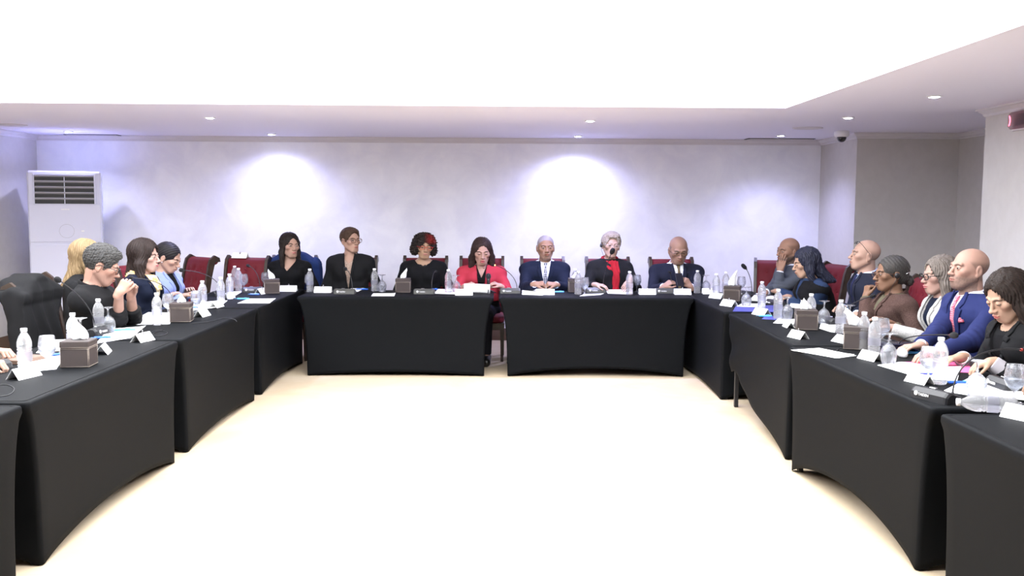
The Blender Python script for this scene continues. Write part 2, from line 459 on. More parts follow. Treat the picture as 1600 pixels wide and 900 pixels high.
# ------------------------------------------------------------------ people
M_SKIN = mat('skin', rough=.5, attr=True, spec=.28)
M_HAIR = mat('hair', rough=.5, attr=True, spec=.16)
def cloth(name, c, bump=.25, bscale=500, rough=.85, sheen=0., noise=None):
    return mat(name, c, rough=rough, bump=bump, bscale=bscale, sheen=sheen, noise=noise, spec=.15)
M_TROU = cloth('dark_trousers', (.012, .012, .016)); M_SHOE = mat('black_shoe_leather', (.01, .01, .01), rough=.3)
ZS = np.array([.38, .44, .52, .62, .72, .82, .92, .99, 1.035, 1.075])
RX = np.array([.12, .165, .185, .165, .152, .158, .168, .160, .10, .05])
RY = np.array([.09, .115, .125, .115, .108, .115, .12, .105, .078, .05])
PEOPLE = []
HWX = 1.065
def person(spec):
    g = spec['face']; male = g.get('male', False)
    rz = spec['rot']*PI/180; Rw = rotm(rz); org = np.array([*spec['pelvis'], 0.])
    L = lambda p: Rw.T @ (np.array(p, float)-org)
    LD = lambda v: unit(v)
    hs = spec.get('hs', 1.06); hd = L(spec['head']); yw, pt, rl = [a*PI/180 for a in spec.get('look', (0, 0, 0))]
    HR = rotm(yw, pt, rl)
    nb = hd + rotm(yw*.4, pt*.6, rl*.6) @ np.array([0, .030, -.148])*hs + np.array(spec.get('nshift', (0, 0, 0)))
    z0 = .52; kz = (1.06-z0)/(nb[2]-z0); ax_ = nb[0]/(nb[2]-z0); ay_ = nb[1]/(nb[2]-z0)
    hun = spec.get('hunch', .0)
    wd = spec.get('wide', 1.0)*(1.06 if male else .95); fat = spec.get('belly', 0.)
    sw = (.192 if male else .165)*spec.get('wide', 1.0)
    tw = spec.get('twist', 0)*PI/180
    def canon(P):
        dz = P[2]-z0; f = np.clip(dz/(nb[2]-z0), 0, 1.2)
        x = P[0]-ax_*dz; y = P[1]-ay_*dz-hun*4*f*(1-f)
        a = tw*f; ca, sa = np.cos(a), np.sin(a)
        return [(ca*x+sa*y)/1., (-sa*x+ca*y), z0+dz*kz]
    def inv(x, y, z):
        dz = (z-z0)/kz; f = min(max(dz/(nb[2]-z0), 0), 1.2); a = tw*f
        x, y = math.cos(a)*x-math.sin(a)*y, math.sin(a)*x+math.cos(a)*y
        return np.array([x+ax_*dz, y+ay_*dz+hun*4*f*(1-f), z0+dz])
    def DT(P, pad=0.):
        q = canon(P); z = q[2]
        rx = np.interp(z, ZS, RX*wd).astype(F32); ry = np.interp(z, ZS, RY*(1+.06*male)+fat*np.exp(-((ZS-.70)/.14)**2)).astype(F32)
        yy = q[1]+fat*.6*np.exp(-((z-.70)/.14)**2)
        k0 = np.sqrt((q[0]/rx)**2+(yy/ry)**2)+1e-5; k1 = np.sqrt((q[0]/rx**2)**2+(yy/ry**2)**2)+1e-5
        d = k0*(k0-1)/k1
        d = smax(d, z-1.07, .03); d = smax(d, .41-z, .04)
        X = [np.abs(q[0]), q[1], q[2]]
        d = smin(d, cap(X, (.02, .014, 1.045), (sw-.014, .008, .982-pad*.2), .040, .056+pad*.4), .055)
        if not male:
            b = spec.get('bust', 1.); d = smin(d, ell(X, (.072, -.075, .895), (.062*b, .062*b, .062)), .035)
        else:
            d = smin(d, ell(X, (.08, -.065, .93), (.085, .05, .06)), .03)
        return d
    arms = []
    for sd, key in ((-1, 'R'), (1, 'L')):
        a = spec['arms'][key]; S = inv(sd*sw, .008, .980)
        T = L(a['w']); la, lb = spec.get('alen', (.285, .255)); D = np.linalg.norm(T-S)
        if D > (la+lb)*.985: k = D/((la+lb)*.985); la *= k; lb *= k
        if 'e' in a: E = L(a['e'])
        else:
            u = (T-S)/D; c = (la*la-lb*lb+D*D)/(2*D); hh = math.sqrt(max(la*la-c*c, 1e-5))
            pole = np.array(a.get('pole', (sd*.6, .35, -1.)), float); pole = unit(pole-u*np.dot(pole, u)); E = S+u*c+pole*hh
        hdn = a.get('d', None); fd = unit(T-E)
        d = LD(hdn) if hdn is not None else fd
        n = LD(a.get('n', (0, 0, 1)))
        # thumb side: right hand (-x side of the body) palm down fingers forward -> thumb toward +x
        hc = hand_caps(T, d, n, -sd if not a.get('flip') else sd, a.get('pose', 'relax'), spec.get('hand', .93)*(1. if male else .92), a.get('thumb', (.6, .3)), a.get('sp', 1.))
        arms.append(dict(S=S, E=E, T=T, d=d, n=n, caps=hc, sd=sd, c=T+d*.085, hide=a.get('hide')))
    ar = spec.get('armr', 1.)*(1. if male else .86)
    def DA(P, off=0., up=0.):
        o = None
        for a in arms:
            u = cap(P, a['S'], a['E'], (.052+up)*ar, .043*ar); f = cap(P, a['E'], a['T'], .043*ar, .027*ar)
            d = smin(u, f, .02); o = d if o is None else np.minimum(o, d)
        return o-off
    neckr = (.058 if male else .049)+g.get('fat', 0)*.6
    def NK(P):
        hb = hd+HR@np.array([0, .028, -.05])*hs
        return smin(cap(P, nb+np.array([0, .01, -.06]), hb, neckr*1.08, neckr), cap(P, nb+np.array([0, -.012, -.03]), hd+HR@np.array([0, -.015, -.075])*hs, neckr*.8, .035), .03)
    def HD(P):
        q = [P[i]-hd[i] for i in range(3)]; R = HR.T/hs
        H = [(R[i, 0]*q[0]+R[i, 1]*q[1]+R[i, 2]*q[2]).astype(F32) for i in range(3)]
        H[0] = H[0]*F32(1/HWX)
        return head_field(H, g)*hs
    lx = spec.get('legx', 0.)
    def DL(P):
        X = [np.abs(P[0]-lx*np.clip(-P[1]/.3, 0, 1)), P[1], P[2]]
        kn = spec.get('knee', -.42)
        d = smin(cap(X, (.085, -.01, .50), (.12, kn, .50), .085, .06), cap(X, (.12, kn, .50), (.12, kn+.03, .12), .057, .042), .02)
        return d
    def FT(P):
        X = [np.abs(P[0]-lx), P[1], P[2]]; kn = spec.get('knee', -.42)
        return smax(smin(cap(X, (.12, kn+.035, .075), (.125, kn-.13, .045), .042, .036), cap(X, (.12, kn+.03, .12), (.12, kn+.05, .055), .042, .04), .02), .004-P[2], .004)
    far = spec.get('far', False)
    vb, vh, vd = (.011, .0032, .0042) if far else (.010, .0027, .0031)
    # coarse body
    allp = np.array([inv(0, 0, .45)]+[x for a in arms for x in (a['S'], a['E'], a['T'])]+[hd, nb, (0, -.62, 0), (.2, 0, .5), (-.2, 0, .5)])
    lo = allp.min(0)-.16; hi = allp.max(0)+.16; lo[2] = -.01
    def body(P):
        d = smin(DT(P), NK(P), .03); d = smin(d, DA(P), .02); d = smin(d, smin(DL(P), FT(P), .01), .03)
        return smin(d, HD(P), .012)
    V, Q = nets(body, lo, hi, vb)
    spheres = [(hd, .155*hs)]+[(a['c'], .135) for a in arms]
    def inside(C, s): return ((C-s[0])**2).sum(1) < s[1]**2
    C = V[Q].mean(1); keep = np.ones(len(Q), bool)
    for s in spheres: keep &= ~inside(C, s)
    parts = [(V, Q[keep])]
    def local(P, near_head, hands):
        d = None
        if near_head: d = smin(HD(P), NK(P), .012)
        for a in hands:
            e = smin(caps_field(P, a['caps']), cap(P, a['E'], a['T'], .043*ar, .027*ar), .015)
            d = e if d is None else np.minimum(d, e)
        return d
    touch = [np.linalg.norm(a['c']-hd) < .30 for a in arms]; tt = np.linalg.norm(arms[0]['c']-arms[1]['c']) < .27
    sets = [(spheres[0], vh, True, [a for a, t in zip(arms, touch) if t])]
    for i, a in enumerate(arms):
        sets.append((spheres[1+i], vd, touch[i], arms if tt else [a]))
    done = []
    for s, h, nh, hn in sets:
        V, Q = nets(lambda P: (smin(local(P, nh, hn), DT(P), .03) if nh else local(P, nh, hn)), s[0]-s[1]-.012, s[0]+s[1]+.012, h)
        if len(Q) == 0: continue
        C = V[Q].mean(1); k = inside(C, (s[0], s[1]+h*.5))
        for t in done: k &= ~inside(C, t)
        parts.append((V, Q[k])); done.append(s)
    o = 0; VV = []; QQ = []
    for V, Q in parts: VV.append(V); QQ.append(Q+o); o += len(V)
    V = np.concatenate(VV); Q = np.concatenate(QQ)
    H = (V-hd) @ HR/hs; H[:, 0] /= HWX
    g['skin'] = tuple(c*.63 for c in g['skin'])
    Cc = np.tile(np.array(g['skin']), (len(V), 1)); nearh = (H**2).sum(1) < .2**2
    Cc[nearh] = head_color(H[nearh], g)
    # knuckles / nails keep skin tone, slightly redder at the fingertips
    root = link('person', npmesh('person', V, Q, M_SKIN, Cc), None, org, (0, 0, rz))
    tag(root, spec['label'], 'person')
    # ---- clothes
    def garment(name, fn, m, lo, hi, h, colr=None, label=None, parent=None):
        V, Q = nets(fn, lo, hi, h)
        if len(Q) == 0: print('EMPTY', name, spec['label'][:30]); return None
        ob = link(name, npmesh(name, V, Q, m, colr(V) if colr else None), parent or root)
        if label: ob['label'] = label
        return ob
    tl = np.array([inv(0, 0, .45), inv(-.27, 0, 1.0), inv(.27, 0, 1.0), inv(0, -.2, .75), inv(0, .16, .8), nb+[0, 0, .06]]+[x for a in arms for x in (a['S'], a['E'], a['T'])])
    glo = tl.min(0)-.09; ghi = tl.max(0)+.07; glo[2] = max(glo[2], .40)
    chlo = np.minimum(inv(-.22, -.25, .55), inv(.22, .05, 1.12))-.03; chhi = np.maximum(inv(.22, .12, 1.12), inv(-.22, -.2, .55))+.04
    gv = .008 if far else .0068; fv = .005 if far else .0043
    sd_ = len(PEOPLE)*7
    def layer(P, off, arm, up=0., pad=0., folds=.004, sleeve=.96, cut=None, neck=.066, zmin=.47, nz=1.075, open_=None):
        d = DT(P, pad)-off
        q = canon(P)
        if cut is not None:
            c = poly2(q[0], q[2], cut); d = np.where(q[1] < .02, smax(d, -c, .004), d)
        if arm is not None:
            o = None
            for a in arms:
                f = sleeve
                u = cap(P, a['S'], a['E'], (.052+up)*ar+arm, .043*ar+arm*1.1)
                if f > 0:
                    W = a['E']+(a['T']-a['E'])*f; e = unit(a['T']-a['E'])
                    w = cap(P, a['E'], W+e*.02, .043*ar+arm*1.1, (.043-.014*f)*ar+arm*1.1)
                    u = smin(u, w, .02); pl = (P[0]-W[0])*e[0]+(P[1]-W[1])*e[1]+(P[2]-W[2])*e[2]
                    nearw = cap(P, W, W+e*.08, .09)   # only trim beyond the cuff
                    u = np.where(nearw < 0, smax(u, pl, .004), u)
                    # wrinkles bunched at the elbow
                    de = np.sqrt((P[0]-a['E'][0])**2+(P[1]-a['E'][1])**2+(P[2]-a['E'][2])**2)
                    u = u+.0035*np.sin(pl*150+4*wob(P, 18, sd_))*np.exp(-(de/.10)**2)
                elif f < 0:
                    W = a['S']+(a['E']-a['S'])*(-f); e = unit(a['E']-a['S']); pl = (P[0]-W[0])*e[0]+(P[1]-W[1])*e[1]+(P[2]-W[2])*e[2]
                    u = smax(u, pl, .004)
                o = u if o is None else np.minimum(o, u)
            d = smin(d, o, .035)
        if arm is None:
            for a in arms:
                d = smax(d, -(cap(P, a['S']+np.array([a['sd']*.0, 0, .08]), a['S']+np.array([0, 0, -.07]), .062)), .01)
        d = d+folds*wob(P, 26, sd_+1)+folds*.6*np.sin(q[2]*55+5*wob(P, 9, sd_+2))*np.exp(-((q[2]-.70)/.13)**2)
        d = smax(d, zmin-P[2], .008)
        nx = P[0]-nb[0]; ny = P[1]-nb[1]-.0
        rr = np.sqrt(nx**2+(ny/1.05)**2)
        d = smax(d, -np.maximum(rr-neck, (nz-.062+.45*q[1])-q[2]), .006)
        d = smax(d, q[2]-nz-.01, .006)
        return d
    def onlayer(P, off, poly, w=.0, back=.02, roundk=.003, seed=None):
        q = canon(P); dd = DT(P)-off
        return smax(smax(np.abs(dd)-.004-w, poly2(q[0], q[2], poly), roundk), q[1]-back, .004)
    def collar(P, r, z0_, z1_, th=.004, tilt=.35, gap=.0, spread=0.):
        # upright band round the neck, in front it opens by gap
        x = P[0]-nb[0]; y = P[1]-nb[1]; z = P[2]-nb[2]-tilt*y
        rr = np.sqrt(x*x+(y/1.08)**2)-(r+spread*(z1_-z))
        d = smax(np.abs(rr)-th, np.maximum(z0_-z, z-z1_), .003)
        if gap: d = smax(d, -(np.maximum(np.abs(x)-gap*(1+(z-z0_)*18), y+.0)), .003)
        return d
    nlo = nb-np.array([.12, .13, .08]); nhi = nb+np.array([.12, .11, .09])
    for w in spec['wear']:
        k = w[0]
        if k == 'suit':            # shirt + jacket with lapels
            _, jm, shm, v = w[:4]
            opt = w[4] if len(w) > 4 else {}
            vb_, vw = v                      # bottom of the V, half width at the neck
            if shm is not None:
                garment('shirt', lambda P: layer(P, .012, None, folds=.0015, neck=neckr+.006, nz=1.085), shm, chlo, chhi, fv)
                garment('shirt_collar', lambda P: collar(P, neckr+.012, -.035, .030, gap=.012, spread=.25), shm, nlo, nhi, .0032)
                if opt.get('cuffs', True):
                    for a in arms:
                        def cf(P):
                            e = unit(a['T']-a['E']); c = cap(P, a['E']+(a['T']-a['E'])*.85, a['T']+e*.004, .035*ar, .034*ar)
                            pl = (P[0]-a['T'][0])*e[0]+(P[1]-a['T'][1])*e[1]+(P[2]-a['T'][2])*e[2]
                            return smax(smax(c, pl, .003), -(pl+.06), .003)
                        garment('shirt_cuff', cf, shm, a['T']-.09, a['T']+.07, .004)
            if opt.get('inner') is not None:
                io = opt.get('innero', {})
                garment('blouse', lambda P: layer(P, .012, None, folds=.002, neck=io.get('neck', neckr+.012), nz=io.get('nz', 1.06), cut=io.get('cut')), opt['inner'], chlo, chhi, fv)
            vp = [(-vw, 1.2), (vw, 1.2), (vw, 1.06), (vw*.75, .98), (.004, vb_), (.004, .42), (-.004, .42), (-.004, vb_), (-vw*.75, .98), (-vw, 1.06)]
            if opt.get('open'): wv = opt['open']; vp = [(-vw, 1.2), (vw, 1.2), (vw, 1.06), (vw*.8, .98), (wv*.8, vb_), (wv, .42), (-wv, .42), (-wv*.8, vb_), (-vw*.8, .98), (-vw, 1.06)]
            garment('jacket', lambda P: layer(P, .026+opt.get('thick', 0), .014, pad=opt.get('pad', .012 if male else .006), folds=opt.get('folds', .0045), sleeve=opt.get('sleeve', .93), zmin=opt.get('zmin', .47), cut=vp, neck=neckr+.016, nz=1.07), jm, glo, ghi, gv)
            if opt.get('lapel', True):
                lw = opt.get('lw', .045); bx = opt.get('open', .0)*.8
                def lap(P, sg):
                    q = canon(P)
                    pl = [(vw*.98, 1.085), (vw*.75, .98), (bx, vb_-.01), (bx+.012, vb_-.012), (vw*.75+lw*.9, .955), (vw*.75+lw*1.12, .985), (vw*.75+lw*.7, .992), (vw*.75+lw*.95, 1.02), (vw+lw*.4, 1.065), (vw+.012, 1.09)]
                    dd = DT(P, opt.get('pad', .012 if male else .006))-(.026+opt.get('thick', 0)+.006)
                    return smax(smax(np.abs(dd)-.0045, poly2(q[0]*sg, q[2], pl), .003), q[1]-.06, .004)
                for sg in (-1, 1): garment('lapel', lambda P: lap(P, sg), opt.get('lapmat', jm), chlo-.02, chhi+.02, fv*.95)
                if opt.get('collar', True): garment('jacket_collar', lambda P: smax(collar(P, neckr+.022, -.05, .022, th=.006, spread=.35), -(P[1]-nb[1]+.012), .004), opt.get('lapmat', jm), nlo-.02, nhi+.02, .004)
            if opt.get('square') is not None:
                garment('pocket_square', lambda P: onlayer(P, .030, [(.075, .905), (.115, .912), (.113, .93), (.10, .925), (.09, .94), (.078, .925)], .003), opt['square'], chlo, chhi, fv*.8)
        elif k == 'tie':
            tm, zb = w[1], w[2]
            def tie(P):
                q = canon(P); dd = DT(P)-.021
                pl = [(-.019, 1.062), (.019, 1.062), (.011, 1.022), (.034, zb+.03), (0, zb-.01), (-.034, zb+.03), (-.011, 1.022)]
                return smax(smax(np.abs(dd)-.007, poly2(q[0], q[2], pl), .004), q[1]+.0, .004)
            garment('tie', tie, tm, chlo, chhi, fv*.9)
            garment('tie_knot', lambda P: smax(ell(P, nb+np.array([0, -neckr-.022, -.030]), (.018, .014, .022)), -1+0*P[0], 0), tm, nlo, nhi, .003)
        elif k == 'top':
            _, name, m, o = w
            garment(name, lambda P: layer(P, **o), m, glo, ghi, gv)
        elif k == 'collar':
            _, name, m, kw = w
            garment(name, lambda P: collar(P, **kw), m, nlo-.02, nhi+.02, .0036)
        elif k == 'patch':
            _, name, m, off, pl = w[:5]
            garment(name, lambda P: onlayer(P, off, pl, w[5] if len(w) > 5 else 0.), m, chlo-.02, chhi+.02, fv)
        elif k == 'scarf':
            m = w[1]
            def sc(P):
                d = smax(collar(P, neckr+.022, -.045, .03, th=.016, spread=.45), -1+0*P[0], 0)+.003*np.sin(P[2]*90+P[0]*40)
                q = canon(P); dd = DT(P)-.036
                s = smax(np.abs(dd)-.010, poly2(q[0], q[2], w[2]), .012)+.003*np.sin(q[0]*190+3*np.sin(q[2]*20)); s = smax(s, q[1]-.03, .01)
                return smin(d, s, .02)
            garment('scarf', sc, m, chlo-.03, chhi+.05, fv)
        elif k == 'cuff':
            _, m, r, l = w
            for a in arms:
                def cf(P):
                    e = unit(a['T']-a['E']); A = a['T']-e*l; c = cap(P, A, a['T']-e*.012, r, r*.95)
                    pl = (P[0]-a['T'][0])*e[0]+(P[1]-a['T'][1])*e[1]+(P[2]-a['T'][2])*e[2]
                    return smax(smax(c, pl+.012, .003), -(pl+l), .003)
                garment('cuff', cf, m, a['T']-l-.06, a['T']+l+.06, .0045)
        elif k == 'bangle':
            _, m, sd0, r = w
            for a in arms:
                if a['sd'] == sd0:
                    e = unit(a['T']-a['E']); mb = MB(); u = unit(np.cross(e, (0.3, .2, 1))); v = np.cross(e, u)
                    c = a['T']-e*.012
                    mb.tube([c+(u*math.cos(t*PI/10)*1.05+v*math.sin(t*PI/10))*r for t in range(20)], .0055, 6, closed=True)
                    link('bracelet', mb.mesh('bracelet', m), root)
    tr = spec.get('trousers', M_TROU)
    llo = np.array([-.24, -.60, .0]); lhi = np.array([.24, .16, .62])
    garment('trousers', lambda P: smax(smin(DL(P)-.012, smax(DT(P)-.014, P[2]-.56, .01), .03), .10-P[2], .004), tr, llo, lhi, .012)
    garment('shoe', lambda P: smax(FT(P)-.007, P[2]-.10, .004), M_SHOE, llo-np.array([0, .05, .01]), np.array([.24, -.25, .14]), .008)
    # ---- hair
    def hl2l(V): return (V*np.array([HWX, 1, 1])*hs) @ HR.T + hd
    if spec.get('hair'):
        st, o = spec['hair']; Lh = o.get('len', .2)
        hlo = np.array([-.16, -.14, -.12]); hhi = np.array([.16, .17, .16])
        if st in ('long', 'bob'): hlo[2] = -Lh-.03; hhi[1] = .19
        if st == 'sleek': hhi[1] = .19
        V, Q = nets(lambda P: hair_field(P, st, o), hlo, hhi, o.get('vox', .0042 if far else .0036))
        C = hair_color(V, o)
        W = hl2l(V)
        if o.get('drape'):      # long hair pushed out so it lies on the shoulders
            dz = np.clip(-.10-V[:, 2], 0, 1); W[:, 1] += o['drape']*dz
        link('hair', npmesh('hair', W, Q, M_HAIR, C), root)
    def place(name, mb, m, label=None):
        mb.v = [tuple(v) for v in hl2l(np.array(mb.v))]
        ob = link(name, fixn(mb.mesh(name, m)), root)
        if label: ob['label'] = label
        return ob
    gl = spec.get('glasses')
    if gl:
        fr = MB(); ln = MB(); dy, dz, ry_ = gl.get('at', (0, 0, 0)); r = gl.get('r', .0022); hw, hh = gl.get('size', (.024, .018)); pw = gl.get('pow', 3.)
        tilt = gl.get('tilt', 0.)
        def T(p):
            x, y, z = p; c, s = math.cos(tilt), math.sin(tilt)
            y0, z0_ = .012, -.006
            y -= y0; z -= z0_; y, z = c*y-s*z, s*y+c*z; return (x, y+y0+dy, z+z0_+dz)
        for sx in (-1, 1):
            loop = []
            for t in range(24):
                a = 2*PI*t/24; ca, sa = math.cos(a), math.sin(a)
                x = hw*abs(ca)**(2/pw)*np.sign(ca); z = hh*abs(sa)**(2/pw)*np.sign(sa)
                loop.append(T((sx*.0325+x, -.1035+.10*abs(sx*.0325+x)**1.5*1.3, .003+z)))
            rims = loop if not gl.get('half') else loop
            fr.tube(rims, r, 6, closed=True)
            ln.add(loop, [tuple(range(24))], 0, False)
            x0 = sx*(.0325+hw)
            fr.tube([T((x0, -.1035+.13*abs(x0)**1.5, .009)), T((sx*.0765, -.075, .010)), T((sx*.084, -.02, .006)), T((sx*.086, .010, .006)), T((sx*.084, .032, -.012))], r*.9, 6)
        fr.tube([T((-.0085, -.1035, .008)), T((0, -.1065, .010)), T((.0085, -.1035, .008))], r, 6)
        gm = place('glasses', fr, gl['mat'])
        ob = place('lens', ln, M_LENS); ob.parent = gm
    if spec.get('earpiece'):
        for sx in spec['earpiece']:
            mb = MB(); mb.lathe([(.0, -.012), (.015, -.011), (.019, -.004), (.019, .004), (.013, .010), (0, .011)], 16, (sx*.090, .008, -.006), Matrix.Rotation(PI/2, 3, 'Y'))
            mb.tube([(sx*.092, .005, -.02), (sx*.088, -.01, -.05), (sx*.07, -.03, -.10), (sx*.06, -.05, -.16)], .0016, 5)
            place('earpiece', mb, M_BLACK)
    if spec.get('band'):
        mb = MB(); mb.tube([(math.sin(t)*.096, .055+.0*t, .03+math.cos(t)*.10-.03) for t in np.linspace(-1.9, 1.9, 20)], .003, 6)
        place('headset_band', mb, M_BLACK)
    for e in spec.get('earrings', []):
        mb = MB()
        if e[1] == 'stud': mb.lathe([(0, -.005), (.0045, -.002), (.0045, .002), (0, .005)], 10, (e[0]*.083, .004, -.038))
        else: mb.tube([(e[0]*.083, .006+.012*math.sin(t), -.058+.020*math.cos(t)) for t in np.linspace(0, 2*PI, 18)[:-1]], .0016, 6, closed=True)
        place('earring', mb, M_SILVER)
    for e in spec.get('clip', []):
        mb = MB(); mb.tube([e[0], e[1]], .0028, 6); place('hair_clip', mb, M_SILVER)
    if spec.get('beads'):
        mb = MB()
        n = 26
        for i in range(n):
            t = -2.1+4.2*i/(n-1); c = nb+np.array([math.sin(t)*(neckr+.040), -math.cos(t)*(neckr+.056)+.0, -.020-.030*math.cos(t)])
            mb.lathe([(0, -.007), (.007, -.003), (.008, .003), (0, .008)], 8, c)
        link('bead_necklace', mb.mesh('bead_necklace', M_BLACK), root)
    PEOPLE.append((root, arms, hd, HR, Rw, org))
    return root, arms, lambda p: Rw@np.array(p)+org
# ------------------------------------------------------------------ materials of the place
M_BLACK = mat('black_plastic', (.012, .012, .014), rough=.4)
M_FOAM = mat('black_foam', (.008, .008, .010), rough=.95, bump=.6, bscale=900)
M_GREY = mat('grey_plastic', (.055, .055, .05), rough=.42)
M_SILVER = mat('polished_steel', (.7, .7, .7), rough=.2, metal=1.)
M_WHITE = mat('white_plastic', (.85, .85, .88), rough=.3)
M_PAPER = mat('white_paper', (.88, .88, .88), rough=.8)
M_TISSUE = mat('tissue_paper', (.9, .9, .9), rough=.95, bump=.3, bscale=60)
M_CARD = mat('card_stock', (.86, .86, .84), rough=.7)
M_LEATHER = mat('brown_leather', (.045, .031, .028), rough=.45, bump=.5, bscale=700)
M_STITCH = mat('beige_stitching', (.45, .38, .32), rough=.8)
M_BLUEP = mat('blue_plastic', (.03, .12, .55), rough=.35)
M_LBLUE = mat('sky_blue_plastic', (.10, .38, .75), rough=.35)
M_COVER = mat('black_spandex', (.0030, .0036, .0046), rough=.68, bump=.12, bscale=900, spec=.11, sheen=.0)
M_VELVET = mat('red_velvet', (.125, .002, .009), rough=.7, sheen=.45, bump=.2, bscale=300)
M_WOOD = mat('dark_walnut', (.028, .019, .014), rough=.35, noise=(12, (.05, .034, .025), 6))
M_LENS = clear_mat('spectacle_lens', ior=1.05, keep=.15)
M_PET = clear_mat('clear_bottle_plastic', (.97, .98, 1.0), ior=1.33, keep=.6, milk=.22)
M_GLASS = clear_mat('clear_glass', (.97, .98, 1.0), ior=1.42, keep=.5, milk=.07)
M_WATER = clear_mat('water', (.95, .97, 1.0), ior=1.3, keep=.5, milk=.06)

# ------------------------------------------------------------------ room
CZ = 2.41; TZ = 2.85; BY = 11.24; XL, XR = -5.48, 3.80
def wallmat(name, c1, c2, sc, bump):
    m = bpy.data.materials.new(name); m.use_nodes = True; nt = m.node_tree; b = nt.nodes['Principled BSDF']
    tc = nt.nodes.new('ShaderNodeTexCoord'); n = nt.nodes.new('ShaderNodeTexNoise'); n.inputs['Scale'].default_value = sc; n.inputs['Detail'].default_value = 6; n.inputs['Distortion'].default_value = .5; n.inputs['Roughness'].default_value = .6
    r = nt.nodes.new('ShaderNodeValToRGB'); r.color_ramp.elements[0].position = .36; r.color_ramp.elements[1].position = .66
    r.color_ramp.elements[0].color = (*c1, 1); r.color_ramp.elements[1].color = (*c2, 1)
    nt.links.new(tc.outputs['Object'], n.inputs['Vector']); nt.links.new(n.outputs['Fac'], r.inputs['Fac']); nt.links.new(r.outputs['Color'], b.inputs['Base Color'])
    bp = nt.nodes.new('ShaderNodeBump'); bp.inputs['Strength'].default_value = bump; bp.inputs['Distance'].default_value = .02
    nt.links.new(n.outputs['Fac'], bp.inputs['Height']); nt.links.new(bp.outputs['Normal'], b.inputs['Normal'])
    b.inputs['Roughness'].default_value = .55; b.inputs['Specular IOR Level'].default_value = .3
    return m
M_STUCCO = wallmat('stucco_plaster', (.82, .83, .91), (.92, .93, .98), 2.6, .08)  # lavender cast of the blue lamps mixed into the plaster colours
M_WALL = wallmat('plain_wallpaper', (.56, .54, .53), (.59, .57, .56), 9, .05)
M_CEIL = mat('ceiling_paint_lamp_tint', (.80, .79, .93), rough=.8, bump=.05, bscale=3)  # blue lamp light on the ceiling is put into this lavender tint
M_TRIM = mat('cornice_paint', (.68, .66, .70), rough=.6)
M_CARPET = wallmat('beige_carpet', (.46, .36, .24), (.52, .43, .31), 1.3, .05)
M_CARPET.node_tree.nodes['Principled BSDF'].inputs['Roughness'].default_value = .9
M_BASE = mat('baseboard_wood', (.13, .085, .06), rough=.4)

mb = MB(); mb.box((-.5, 4.6, -.05), (13, 16.4, .1)); struct('floor', mb, M_CARPET)
FY = -3.2; RX5 = 4.9; PX = 3.94; PY = 7.7
def wall(name, x0, y0, x1, y1, m, t=.15, side=1):
    # wall face from (x0,y0) to (x1,y1); thickness goes to the right of the direction when side = 1
    a, b = Vector((x0, y0, 0)), Vector((x1, y1, 0)); d = (b-a).normalized(); n = Vector((d.y, -d.x, 0))*side*t
    mb = MB(); P = [a, b, b+n, a+n]
    vs = [p for p in P]+[p+Vector((0, 0, CZ+.02)) for p in P]
    mb.add(vs, [(0, 1, 2, 3), (4, 7, 6, 5), (0, 4, 5, 1), (1, 5, 6, 2), (2, 6, 7, 3), (3, 7, 4, 0)])
    return struct(name, mb, m)
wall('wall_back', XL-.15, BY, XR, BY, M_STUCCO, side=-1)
wall('wall_left', XL, FY, XL, BY, M_WALL, side=-1)
wall('wall_front', XL, FY, 5.1, FY, M_WALL)
wall('wall_alcove_side', XR, 10.1, XR, BY+.15, M_WALL, side=1)
wall('wall_alcove_back', XR+.15, 10.1, RX5+.15, 10.1, M_WALL, side=-1)
wall('wall_alcove_right', RX5, 7.7, RX5, 10.1, M_WALL)
wall('wall_pillar_end', PX+.15, PY, RX5+.15, PY, M_WALL, side=1)
wall('wall_right', PX, FY, PX, PY, M_WALL)
# lowered ceiling with the big recessed tray
tx0, tx1, ty0, ty1 = -4.5, 2.31, 2.2, 7.72
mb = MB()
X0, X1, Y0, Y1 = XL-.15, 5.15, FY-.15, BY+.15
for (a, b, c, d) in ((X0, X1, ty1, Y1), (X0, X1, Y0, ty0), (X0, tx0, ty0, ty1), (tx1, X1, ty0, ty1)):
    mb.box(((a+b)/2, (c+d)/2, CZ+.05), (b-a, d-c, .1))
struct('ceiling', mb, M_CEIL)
mb = MB()
M_TRAY = mat('tray_white_paint', (.85, .85, .85), rough=.8)
for (a, b, c, d) in ((tx0-.05, tx0, ty0, ty1), (tx1, tx1+.05, ty0, ty1), (tx0-.05, tx1+.05, ty0-.05, ty0), (tx0-.05, tx1+.05, ty1, ty1+.05)):
    mb.box(((a+b)/2, (c+d)/2, (CZ+.1+TZ)/2), (b-a, d-c, TZ-CZ-.1))
struct('trim_1', mb, M_TRAY)
mb = MB(); mb.box(((tx0+tx1)/2, (ty0+ty1)/2, TZ+.03), (tx1-tx0+.1, ty1-ty0+.1, .06))
o = solid('luminous_ceiling', mb, mat('backlit_stretch_ceiling', (.9, .9, .9), emit=((.93, .965, 1.02), 4.3)))
tag(o, 'large glowing white backlit panel filling the recessed ceiling tray', 'ceiling light')
